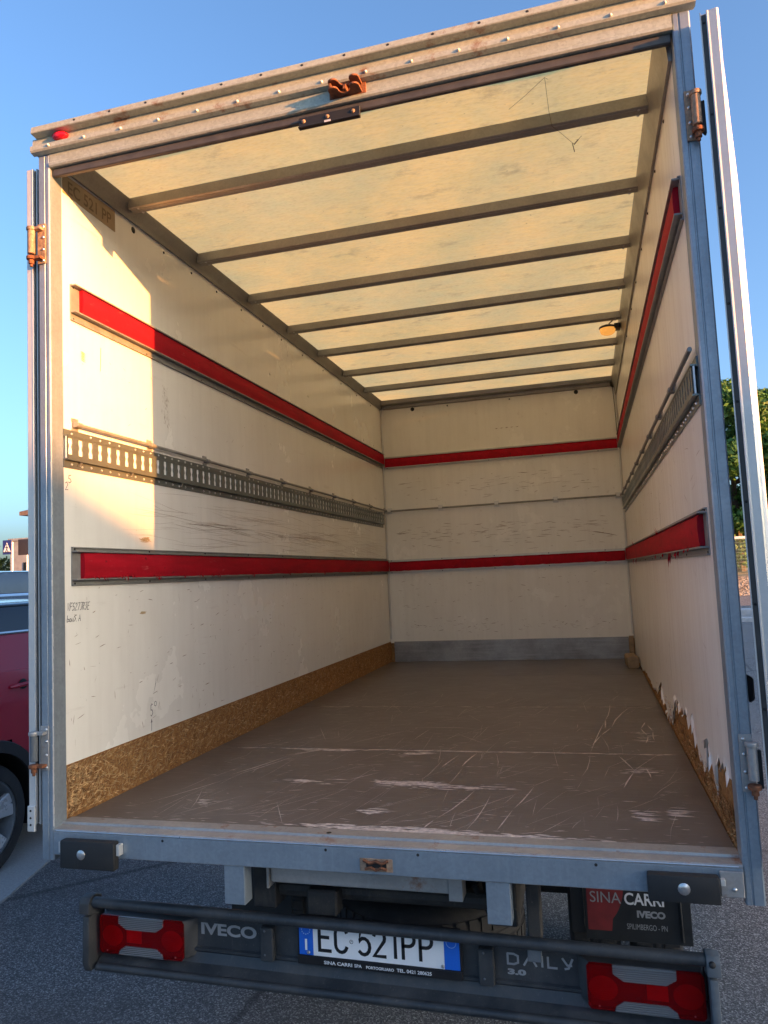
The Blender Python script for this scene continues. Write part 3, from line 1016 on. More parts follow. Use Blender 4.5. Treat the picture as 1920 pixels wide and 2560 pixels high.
def build_rear_frame():
    # uprights (slightly ribbed face) and jambs
    def post(sx, mat):
        # local: u from inner edge outward, v depth
        prof = [(0.0, 0.004), (0.004, 0.0), (0.014, 0.0), (0.016, 0.003), (0.019, 0.003), (0.021, 0.0), (0.043, 0.0), (0.047, 0.004), (0.047, 0.062), (0.0, 0.062)]
        pts = [((-u if sx < 0 else W + u), v) for u, v in prof]
        return MB().prism(pts, 'z', -0.105, 2.292).build('rear_post', mat, truck, angle=25)
    pl = post(-1, 'zinc')
    pr = post(1, 'zinc')
    # worn sealant bead beside the left jamb
    bead = MB()
    for z0 in np.arange(0.0, 1.3, 0.02):
        bead.tube([(-0.002, 0.002, z0), (-0.002 + rnd.uniform(-.001, .001), 0.001, z0 + 0.021)], rnd.uniform(0.0015, 0.003), 5, False)
    stuff(bead.build('sealant', 'alu', pl))
    # head beam
    prof = [(0.0, 2.247), (-0.004, 2.252), (-0.004, 2.262), (0.0, 2.266), (0.0, 2.305), (0.06, 2.33), (0.06, 2.247)]
    head = MB().prism(prof, 'x', 0.0006, W - 0.0006).build('head_beam', 'zinc_beam', truck, angle=25)
    MB().prism([(-0.002, 2.296), (-0.020, 2.300), (-0.024, 2.306), (-0.024, 2.322), (-0.016, 2.328), (-0.012, 2.330), (-0.010, 2.354), (0.02, 2.354), (0.02, 2.306), (-0.001, 2.306)], 'x', -0.060, W + 0.062).build('trim_strip', 'zinc_rusty', truck, angle=25)
    gut = MB().prism([(-0.012, 2.3545), (-0.038, 2.358), (-0.040, 2.361), (-0.036, 2.382), (-0.032, 2.382), (-0.034, 2.364), (-0.010, 2.362), (0.05, 2.37), (0.05, 2.3545)], 'x', -0.044, W + 0.055).build('gutter', 'zinc_rusty', truck, angle=25)
    MB().box(-0.05, 0.02, 2.355, W + 0.05, 0.10, 2.368).build('roof_edge', 'zinc_beam', truck)
    x = 0.016
    i = 0
    me = None
    while x < W + 0.05:
        if me is None:
            o = MB().dome((0, -0.0242, 0), (0, -1, 0), 0.0055, 0.006, 8).build('rivet', 'alu', head, loc=(x, 0, 2.313))
            me = o.data
            h = MB().dome((0, -0.0383, 0), (0, -1, -0.15), 0.005, 0.0008, 8).build('rivet_hole', 'black_gap', gut, loc=(x + 0.117, 0, 2.3715))
            hm = h.data
        else:
            obj('rivet', me, None, head, (x, 0, 2.313))
            if x + 0.12 < W:
                obj('rivet_hole', hm, None, gut, (x + 0.117 - i * 0.005, 0, 2.3715))
        x += 0.1447
        i += 1
    # black rubber under the beam
    MB().box(0.004, 0.012, 2.219, W - 0.004, 0.030, 2.2465).build('door_seal', 'gasket', truck, bevel=0.003)
    # marker lamp
    m = MB()
    m.lathe([(0.0, -0.022), (0.016, -0.021), (0.028, -0.015), (0.031, -0.004), (0.031, 0.0)], (0, 0, 0), 'y', 20)
    m.map(lambda x, y, z: (0.060 + x, -0.0105 + y, 2.341 + z * 0.46))
    m.build('marker_lamp', 'reflector_red', truck)
    # door keeper: rusty scalloped catch, with dark receiver plate below
    def keeper(cx, z0, z1, parent):
        k = MB()
        out = [(cx - 0.05, -0.0005)]
        out += arc(cx - 0.034, -0.040, 0.016, 0.014, 180, 360, 6)
        out += arc(cx, -0.033, 0.018, 0.018, 180, 0, 6)
        out += arc(cx + 0.034, -0.040, 0.016, 0.014, 180, 360, 6)
        out += [(cx + 0.05, -0.0005)]
        for z in (z0, z1 - 0.006):
            k.prism(out, 'z', z, z + 0.006)
        k.box(cx - 0.058, -0.005, z0 - 0.004, cx + 0.062, -0.0004, z1 + 0.004)
        k.box(cx - 0.006, -0.030, z0 + 0.006, cx + 0.004, -0.0052, z1 - 0.006)
        k.box(cx - 0.047, -0.044, z0 + 0.006, cx - 0.040, -0.0052, z1 - 0.006)
        return k.build('door_keeper', 'rust', parent, bevel=0.001)
    keeper(1.105, 2.264, 2.296, truck)
    pk = MB().box(0.938, 0.002, 2.196, 1.142, 0.011, 2.228)
    pk.box(0.938, -0.006, 2.191, 1.142, 0.011, 2.1958)
    pk = pk.build('latch_plate', 'black_gap', truck, bevel=0.001)
    for x in (0.955, 1.035, 1.120):
        MB().dome((x, 0.0018, 2.214), (0, -1, 0), 0.007, 0.005, 8).build('bolt', 'rust_light', pk)
    MB().box(1.027, -0.0075, 2.1905, 1.048, -0.0062, 2.197).build('label_plate', 'alu', pk)

    # sill: tread plate, face and worn lip
    sill = MB().prism([(0.0, -0.0125), (0.004, -0.0085), (0.040, -0.004), (0.042, 0.0025), (0.090, 0.0035), (0.090, -0.02), (0.06, -0.03), (0.06, -0.088), (0.0, -0.088)], 'x', 0.0, W).build('rear_sill', 'zinc_worn', truck, angle=20)
    MB().box(0.001, -0.0025, -0.0865, W - 0.001, -0.0002, -0.017).build('sill_face', 'zinc', sill, bevel=0.001)
    lip = MB()
    lip.tube([(0.01, -0.001, -0.0125), (W * 0.5, -0.0015, -0.0128), (W - 0.01, -0.001, -0.0125)], 0.0022, 6)
    lip.build('worn_lip', 'bright_steel', sill)
    for x in (0.40, 0.9385, 1.215, 1.70):
        MB().dome((x, -0.0026, -0.026), (0, -1, 0), 0.0045, 0.0006, 8).build('bolt_hole', 'black_gap', sill)
    MB().lathe([(0.0, 0.0005), (0.008, 0.0005), (0.008, 0.0)], (0.93, 0.055, 0.0035), 'z', 8).build('bolt_hole', 'black_gap', sill)
    km = MB().box(1.042, -0.004, -0.078, 1.140, -0.0027, -0.042)
    km.map(lambda x, y, z: (x, y, z))
    k = km.build('catch_plate', 'rust_light', sill, bevel=0.001)
    m = MB()
    m.tube([(1.055, -0.010, -0.045), (1.075, -0.013, -0.052), (1.092, -0.010, -0.047), (1.11, -0.013, -0.052), (1.128, -0.010, -0.045)], 0.0045, 6)
    m.tube([(1.060, -0.009, -0.070), (1.078, -0.013, -0.064), (1.092, -0.010, -0.072), (1.108, -0.013, -0.064), (1.124, -0.009, -0.070)], 0.004, 6)
    m.build('catch', 'rust', sill)
    MB().box(1.062, -0.0062, -0.0665, 1.122, -0.0042, -0.0535).build('catch_slot', 'black_gap', sill)
    # rubber buffers with a bolt each
    for x0, x1, z0, z1 in ((0.048, 0.246, -0.117, -0.030), (1.826, 1.999, -0.098, -0.030)):
        b = MB().box(x0, -0.034, z0, x1, -0.004, z1).build('buffer', 'rubber', truck, bevel=0.005, seg=2)
        cx = (x0 + x1) / 2 - (0.02 if x0 < 1 else -0.0)
        MB().lathe([(0.0, -0.003), (0.006, -0.004), (0.011, -0.002), (0.015, 0.0), (0.016, 0.002)], (cx, -0.0345, (z0 + z1) / 2 + 0.002), 'y', 14).build('bolt', 'bright_steel', b)
        for xs in ((x0 - 0.012, x0 - 0.002), (x1 + 0.002, x1 + 0.014)):
            if x0 > 1 and xs[0] < x1:
                continue
            MB().box(xs[0], -0.024, z0 + 0.045, xs[1], -0.0030, z1 - 0.008).build('buffer_bracket', 'alu', b, bevel=0.001)
    # corner lumps where the posts meet the sill
    MB().box(2.002, -0.010, -0.086, 2.058, -0.003, -0.022).build('corner_plate', 'zinc_worn', truck, bevel=0.002)
    MB().dome((2.035, -0.0102, -0.066), (0, -1, 0), 0.006, 0.003, 8).build('bolt', 'bright_steel', truck)


build_rear_frame()


def build_doors():
    def door(side):
        s = -1 if side == 'left' else 1
        if side == 'left':
            yf, xi, zt, zb = 0.012, -0.062, 2.262, 0.0
        else:
            yf, xi, zt, zb = -0.040, W + 0.064, 2.248, 0.005
        X = lambda u: xi + s * u        # u: 0 at the side facing the truck
        # aluminium edge profile with an open channel towards the truck side
        prof = [(0.0, 0.012), (0.0, 0.0), (0.003, 0.0), (0.003, 0.010), (0.016, 0.010), (0.016, 0.0), (0.019, -0.002), (0.023, 0.0), (0.042, 0.0), (0.047, 0.004), (0.047, 0.05), (0.0, 0.05)]
        ang = math.radians(13.0 if side == 'right' else 0.0)
        def swing(x, y, z):
            dx, dy = x - xi, y - yf
            return (xi + dx * math.cos(ang) + dy * math.sin(ang), yf + dy * math.cos(ang) - dx * math.sin(ang), z)
        pts = [(X(u), yf + v) for u, v in prof]
        e = MB().prism(pts, 'z', zb, zt).map(swing).build('door', 'alu', truck, angle=20)
        panel = MB().box(min(X(0.006), X(0.044)), yf + 0.051, zb + 0.01, max(X(0.006), X(0.044)), yf + 1.02, zt - 0.01).map(swing).build('door_panel', 'white_paint', e, bevel=0.002)
        g = MB().box(min(X(0.0035), X(0.0155)), yf + 0.007, zb + 0.004, max(X(0.0035), X(0.0155)), yf + 0.0096, zt - 0.004).map(swing).build('channel_seal', 'gasket', e)
        z = zb + 0.12
        while z < zt:
            MB().dome((X(0.0095), yf + 0.0068, z), (0, -1, 0), 0.004, 0.002, 8).map(swing).build('rivet', 'black_gap', e)
            z += 0.262
        return e, X, yf
    for side in ('left', 'right'):
        e, X, yf = door(side)
        s = -1 if side == 'left' else 1
        for zc in ((1.972, 0.250) if side == 'left' else (1.985, 0.247)):
            xp = -0.030 if side == 'left' else W + 0.033       # plate on the post
            xb = -0.058 if side == 'left' else W + 0.046       # barrel axis
            if side == 'right':
                xp, xb = W + 0.030, W + 0.040
            h = MB().box(xp - 0.016, -0.006, zc - 0.072, xp + 0.016, -0.0006, zc + 0.072)
            mt = 'rust_light' if zc > 1 else 'zinc_worn'
            hp = h.build('hinge', mt, truck, bevel=0.001)
            b = MB().lathe([(0.0, 0.045), (0.010, 0.045), (0.0125, 0.042), (0.0125, -0.040), (0.010, -0.042), (0.0, -0.042)], (xb, -0.022, zc + 0.002), 'z', 16)
            b.build('barrel', 'cap_grey' if zc < 1 and side == 'left' else mt, hp)
            for z0, mm in ((zc + 0.050, mt), (zc - 0.055, 'rust')):
                k = MB().lathe([(0.0, 0.006), (0.0155, 0.006), (0.0165, 0.003), (0.0165, -0.003), (0.0155, -0.006), (0.0, -0.006)], (xb, -0.022, z0), 'z', 14)
                k.box(min(xb, xp) + 0.002, -0.026, z0 - 0.005, max(xb, xp) + 0.006 * (1 if side == 'left' else 0) + 0.004, -0.0062, z0 + 0.005)
                k.build('knuckle', mm, hp, bevel=0.0008)
            pin = MB().lathe([(0.0, 0.0), (0.009, 0.0), (0.009, -0.014), (0.005, -0.016), (0.005, -0.024), (0.0, -0.024)], (xb, -0.022, zc - 0.0615), 'z', 10)
            pin.build('pin', 'rust', hp)
            for z0 in (zc + 0.060, zc + 0.022, zc - 0.022, zc - 0.062):
                MB().dome((xp + (0.008 if side == 'left' else -0.006), -0.0062, z0), (0, -1, 0), 0.0055, 0.004, 8).build('bolt', 'bright_steel', hp)
            # strap reaching to the door
            a = MB()
            xd = X(-0.0005)
            a.prism([(xb, zc + 0.030), (xd, zc + 0.034), (xd, zc - 0.062), (xd - s * 0.004, zc - 0.062), (xb, zc - 0.034)] if side == 'right' else
                    [(xb, zc - 0.034), (xd - s * 0.004, zc - 0.062), (xd, zc - 0.062), (xd, zc + 0.034), (xb, zc + 0.030)], 'y', -0.012, 0.004)
            a.build('strap', 'black_plastic', hp, bevel=0.002)
        if side == 'right':
            # retainer hook on the side wall, seen in the gap
            m = MB()
            m.prism([(W + 0.037, 0.47), (W + 0.10, 0.43), (W + 0.10, 0.37), (W + 0.085, 0.36), (W + 0.075, 0.41), (W + 0.055, 0.42), (W + 0.037, 0.36)], 'y', 0.20, 0.215)
            m.build('door_retainer', 'black_plastic', truck, bevel=0.004)
        else:
            m = MB().box(X(0.044), 0.002, -0.022, X(0.014), 0.0115, 0.060)
            f = m.build('door_foot', 'alu', e, bevel=0.002)
            for z in (0.045, 0.022, 0.0):
                MB().dome((X(0.030), 0.0018, z), (0, -1, 0), 0.004, 0.003, 8).build('bolt', 'black_gap', f)


build_doors()


def build_lamp_and_plates():
    # small amber lamp under the right cornice
    b = MB()
    b.lathe([(0.0, 0.012), (0.030, 0.012), (0.050, 0.004), (0.054, -0.004), (0.050, -0.010)], (1.955, 2.74, 2.280), 'z', 24)
    b.box(1.995, 2.70, 2.262, 2.031, 2.78, 2.290)
    lamp = b.build('roof_lamp', 'lamp_black', truck, bevel=0.0)
    MB().lathe([(0.049, -0.006), (0.049, -0.020), (0.043, -0.038), (0.030, -0.046), (0.0, -0.048)], (1.955, 2.74, 2.280), 'z', 24).build('lens', 'amber_lens', lamp)
    MB().tube([(1.955, 2.74, 2.291), (1.975, 2.72, 2.305), (2.02, 2.66, 2.320)], 0.004, 6).build('wire', 'lamp_black', lamp)
    wires = MB()
    wires.tube([(W - 0.03, L - 0.02, 2.29), (W - 0.022, L - 0.02, 2.1), (W - 0.018, L - 0.018, 1.86)], 0.0025, 5)
    wires.tube([(W - 0.045, L - 0.10, 2.285), (W - 0.04, L - 0.06, 2.26), (W - 0.025, L - 0.03, 2.26)], 0.009, 7)
    wires.build('cable', 'lamp_black', truck)
    # number on the left wall
    p = MB().prism([(0.066, 2.190), (0.375, 2.180), (0.375, 2.268), (0.066, 2.262)], 'x', 0.0003, 0.0012).build('number_board', 'decal_tan', truck)
    t = text_mesh('EC 521 PP', 0.06, (0.0013, 0.095, 2.200), (0, 1, -0.02), (0, 0, 1), 0.001, 0.0003, width=0.255, height=0.048)
    t.build('lettering', 'decal_letter', p, smooth=False)


build_lamp_and_plates()


def build_bumper():
    tilt = lambda x: -0.011 * (x - 0.05)
    T = lambda m: m.map(lambda x, y, z: (x, y, z + tilt(x)))
    y0 = 0.15
    # back plate with the step along the bottom
    prof = [(0.196, -0.318), (0.192, -0.424), (0.184, -0.428), (0.184, -0.436), (0.190, -0.442), (0.176, -0.470), (0.146, -0.488), (0.132, -0.494), (0.130, -0.508), (0.145, -0.514), (0.205, -0.508), (0.205, -0.318)]
    m = MB()
    for i in range(12):
        pass
    m.prism(prof, 'x', 0.050, 1.972)
    bump = T(m).build('bumper', 'bumper', truck, angle=30)
    T(MB().tube([(0.055, 0.128, -0.286), (1.965, 0.128, -0.286)], 0.0170, 16)).build('bumper_tube', 'bumper', bump)
    T(MB().tube([(0.060, 0.136, -0.496), (1.965, 0.136, -0.496)], 0.0125, 12)).build('bumper_tube', 'bumper', bump)
    # end frames
    for xa, xb, mt in ((0.012, 0.052, 'bumper'), (1.966, 2.002, 'cap_grey')):
        c = MB().prism([(0.100, -0.318), (0.102, -0.282), (0.114, -0.267), (0.140, -0.263), (0.172, -0.276), (0.176, -0.34)], 'x', xa, xb)
        o = T(c).build('bumper_cap', mt, bump, bevel=0.004, seg=2)
        s = MB().prism([(0.112, -0.33), (0.108, -0.48), (0.120, -0.508), (0.20, -0.508), (0.20, -0.33)], 'x', xa + 0.006, xb - 0.008)
        T(s).build('bumper_side', mt, bump, bevel=0.004, seg=2)
        if xa > 1:
            T(MB().dome((xa + 0.014, 0.101, -0.285), (0, -1, 0.5), 0.009, 0.004, 10)).build('plug', 'black_gap', bump)
    # uprights behind the plate
    for xa, xb in ((0.646, 0.690), (1.347, 1.393)):
        b = T(MB().box(xa - 0.006, 0.166, -0.438, xb - 0.006, 0.191, -0.335)).build('bracket', 'bumper', bump, bevel=0.003)
        T(MB().dome(((xa + xb) / 2 - 0.012, 0.1655, -0.345), (0, -1, 0), 0.004, 0.003, 8)).build('bolt', 'cap_grey', b)
        T(MB().dome(((xa + xb) / 2 - 0.012, 0.1655, -0.418), (0, -1, 0), 0.004, 0.003, 8)).build('bolt', 'cap_grey', b)
    # maker lettering
    tm = text_mesh('IVECO', 0.05, (0.417, 0.1935, -0.390), (1, 0, -0.011), (0, -0.01, 1), 0.0018, 0.002, width=0.200, height=0.038)
    tm.build('lettering', 'letter_grey', bump, smooth=False)
    D = [[(0, 1), (0, 0), (.45, 0), (.75, .18), (.75, .82), (.45, 1), (0.0, 1)]]
    A = [[(0, 0), (.45, 1), (.9, 0)]]
    I = [[(0, 1), (0, 0)]]
    Ll = [[(0, 1), (0, 0), (.62, 0)]]
    Y = [[(0, 1), (.32, .38), (.62, .38)], [(.70, 1), (.40, .1), (.15, 0.02)]]
    m = MB()
    x = 1.426
    for g, wd in ((D, 0.75), (A, 0.9), (I, 0.0), (Ll, 0.62), (Y, 0.70)):
        strokes(g, 0.0062, (x, 0.1935, -0.386 + tilt(x) + 0.006), (1, 0, -0.011), (0, -0.01, 1), 0.040, 0.029, 0.002, m)
        x += wd * 0.040 + 0.017
    m.build('lettering', 'letter_grey', bump, smooth=False)
    tm = text_mesh('3.0', 0.02, (1.424, 0.1935, -0.416 + tilt(1.43) + 0.006), (1, 0, -0.011), (0, -0.01, 1), 0.0012, 0.002, width=0.054, height=0.017)
    tm.build('lettering', 'letter_grey', bump, smooth=False)

    # number plate
    px0, px1, pz0, pz1 = 0.776, 1.287, -0.4020, -0.292
    yp = 0.1655
    fr = MB().box(px0 - 0.006, yp + 0.002, pz0 - 0.028, px1 + 0.006, yp + 0.012, pz1 + 0.006)
    fr.box(px0 - 0.006, yp - 0.004, pz0 - 0.0285, px1 + 0.006, yp + 0.0018, pz0 - 0.0015)
    holder = T(fr).build('plate_holder', 'plate_black', bump, bevel=0.0015)
    ic = 0.047
    pl = T(MB().box(px0 + ic, yp - 0.001, pz0, px1 - ic, yp + 0.0015, pz1)).build('number_plate', 'plate_white', holder)
    for xa, xb in ((px0, px0 + ic - 0.0005), (px1 - ic + 0.0005, px1)):
        T(MB().box(xa, yp - 0.001, pz0, xb, yp + 0.0015, pz1)).build('plate_band', 'plate_blue', holder)
    org = lambda x, z: (x, yp - 0.0012, z + tilt(x))
    R, U = (1, 0, -0.011), (0, 0, 1)
    glyph = {
        'E': [[(.55, 1), (0, 1), (0, 0), (.56, 0)], [(0, .53), (.46, .53)]],
        'C': [arc(.30, .72, .28, .28, 15, 180, 7) + arc(.30, .28, .28, .28, 180, 345, 7)],
        '5': [[(.53, 1), (.12, 1), (.06, .52)] + arc(.26, .32, .29, .32, 130, -140, 10)],
        '2': [arc(.28, .72, .26, .28, 165, -25, 8) + [(.02, 0), (.56, 0)]],
        '1': [[(.04, .93), (.22, 1), (.22, 0)]],
        'P': [[(0, 0), (0, 1), (.26, 1)] + arc(.26, .75, .28, .25, 90, -90, 8) + [(0, .5)]],
    }
    m = MB()
    z = pz0 + 0.018
    for ch, x in (('E', 0.844), ('C', 0.896), ('5', 0.972), ('2', 1.021), ('1', 1.075), ('P', 1.114), ('P', 1.168)):
        strokes(glyph[ch], 0.0105, org(x, z), R, U, 0.066, 0.075, 0.0004, m)
    m.build('plate_characters', 'plate_black', holder, smooth=False)
    m = MB()
    strokes([arc(0, 0, 0.0055, 0.0055, 0, 360, 12), [(-0.0025, -0.001), (0.002, 0.002)]], 0.0014, org(0.949, pz0 + 0.052), R, U, 1, 1, 0.0004, m)
    m.build('plate_emblem', 'plate_black', holder, smooth=False)
    m = MB()
    strokes([[(0, 0), (0, 0.030)]], 0.0075, org(px0 + 0.023, pz0 + 0.016), R, U, 1, 1, 0.0005, m)
    m.build('country_letter', 'plate_white', holder, smooth=False)
    m = MB()
    for k in range(12):
        a = 2 * math.pi * k / 12
        cx, cz = px0 + 0.023 + 0.014 * math.cos(a), pz0 + 0.076 + 0.014 * math.sin(a)
        star = []
        for q in range(10):
            rr = 0.0028 if q % 2 == 0 else 0.0012
            star.append((cx + rr * math.sin(q * math.pi / 5), yp - 0.0016, cz + tilt(cx) + rr * math.cos(q * math.pi / 5)))
        m.add(star, [tuple(range(10))])
    strokes([arc(0, 0, 0.015, 0.015, 0, 360, 20)], 0.0012, org(px1 - 0.024, pz0 + 0.078), R, U, 1, 1, 0.0005, m)
    m.build('plate_stars', 'plate_pale', holder, smooth=False)
    for x in (px0 + 0.030, px1 - 0.052):
        T(MB().lathe([(0.0, -0.004), (0.004, -0.004), (0.006, -0.001), (0.006, 0.0)], (x, yp - 0.001, pz0 + 0.008), 'y', 10)).build('bolt', 'bright_steel', holder)
    for s, x, wd, hh in (('SINA CARRI', 0.858, 0.092, 0.0105), ('SPA', 0.957, 0.024, 0.0100), ('PORTOGRUARO', 0.995, 0.088, 0.0085), ('TEL. 0421 280625', 1.092, 0.108, 0.0105)):
        text_mesh(s, 0.012, (x, yp - 0.0042, pz0 - 0.021 + tilt(x)), R, U, 0.0003, 0.0004, width=wd, height=hh).build('lettering', 'letter_white', holder, smooth=False)

    # tail lights: grey tub, domes in brighter red painting the bulb glow, red lens with two clear windows
    for k, (x0, x1) in enumerate(((0.060, 0.376), (1.652, 1.962))):
        za, zb, yf = -0.456, -0.333, 0.146
        tub = T(MB().prism([(x0 + 0.004, yf + 0.010), (x1 - 0.004, yf + 0.010), (x1 + (0.028 if k == 0 else 0.004), 0.196), (x0 - (0.004 if k == 0 else 0.026), 0.196)], 'z', za + 0.002, zb - 0.002)).build('tail_light', 'housing_grey', truck, bevel=0.003)
        bk = T(MB().box(x0 + 0.008, yf + 0.0075, za + 0.008, x1 - 0.008, yf + 0.0095, zb - 0.008)).build('lamp_back', 'lamp_inside', tub)
        cx = (x0 + x1) / 2
        zc = (za + zb) / 2
        # lens outline: rounded bar with trapezoid windows cut top and bottom
        wt, wb, hgt, hgb = 0.085, 0.056, 0.042, 0.030
        outline = [(x0, za + .01), (x0 + .008, za), (cx - wt, za), (cx - wt + 0.004, za + 0.014), (cx - wb - 0.002, za + hgb), (cx + wb + 0.002, za + hgb), (cx + wt - 0.004, za + 0.014), (cx + wt, za), (x1 - .008, za), (x1, za + .01),
                   (x1, zb - .01), (x1 - .008, zb), (cx + wt, zb), (cx + wt, zb - 0.024), (cx + wb, zb - hgt), (cx - wb, zb - hgt), (cx - wt, zb - 0.024), (cx - wt, zb), (x0 + .008, zb), (x0, zb - .01)]
        T(MB().prism(outline, 'y', yf, yf + 0.007)).build('red_lens', 'red_lens', tub, smooth=False)
        top = [(cx - wt + .001, zb), (cx - wt + .001, zb - .0235), (cx - wb + .0005, zb - hgt + .001), (cx + wb - .0005, zb - hgt + .001), (cx + wt - .001, zb - .0235), (cx + wt - .001, zb)]
        bot = [(cx - wt + .001, za), (cx + wt - .001, za), (cx + wt - .005, za + .0135), (cx + wb + .001, za + hgb - .001), (cx - wb - .001, za + hgb - .001), (cx - wt + .005, za + .0135)]
        for pg in (top, bot):
            T(MB().prism(pg, 'y', yf - 0.003, yf + 0.005)).build('clear_lens', 'clear_lens', tub, bevel=0.0012)
            zs = [q[1] for q in pg]
            T(MB().box(cx - wb, yf + 0.0055, min(zs) + 0.004, cx + wb, yf + 0.0073, max(zs) - 0.004)).build('reflector_strip', 'channel_grey', tub)
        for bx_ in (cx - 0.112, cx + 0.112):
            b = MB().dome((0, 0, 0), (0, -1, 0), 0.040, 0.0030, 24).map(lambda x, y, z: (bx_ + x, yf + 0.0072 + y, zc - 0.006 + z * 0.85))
            T(b).build('glow_dome', 'glow_red', tub, angle=80)
        xr = cx - 0.030 if k == 0 else cx + 0.032
        T(MB().box(xr - 0.028, yf + 0.0058, zc - 0.024, xr + 0.028, yf + 0.0074, zc + 0.016)).build('reflector', 'reflector_red', tub)
        for sx in (x0 + 0.03, x0 + 0.075, x1 - 0.075, x1 - 0.03):
            T(MB().dome((sx, yf - 0.0002, zb - 0.014 if sx in (x0 + 0.075, x1 - 0.075) else za + 0.010), (0, -1, 0), 0.003, 0.002, 6)).build('screw', 'lamp_inside', tub)


build_bumper()


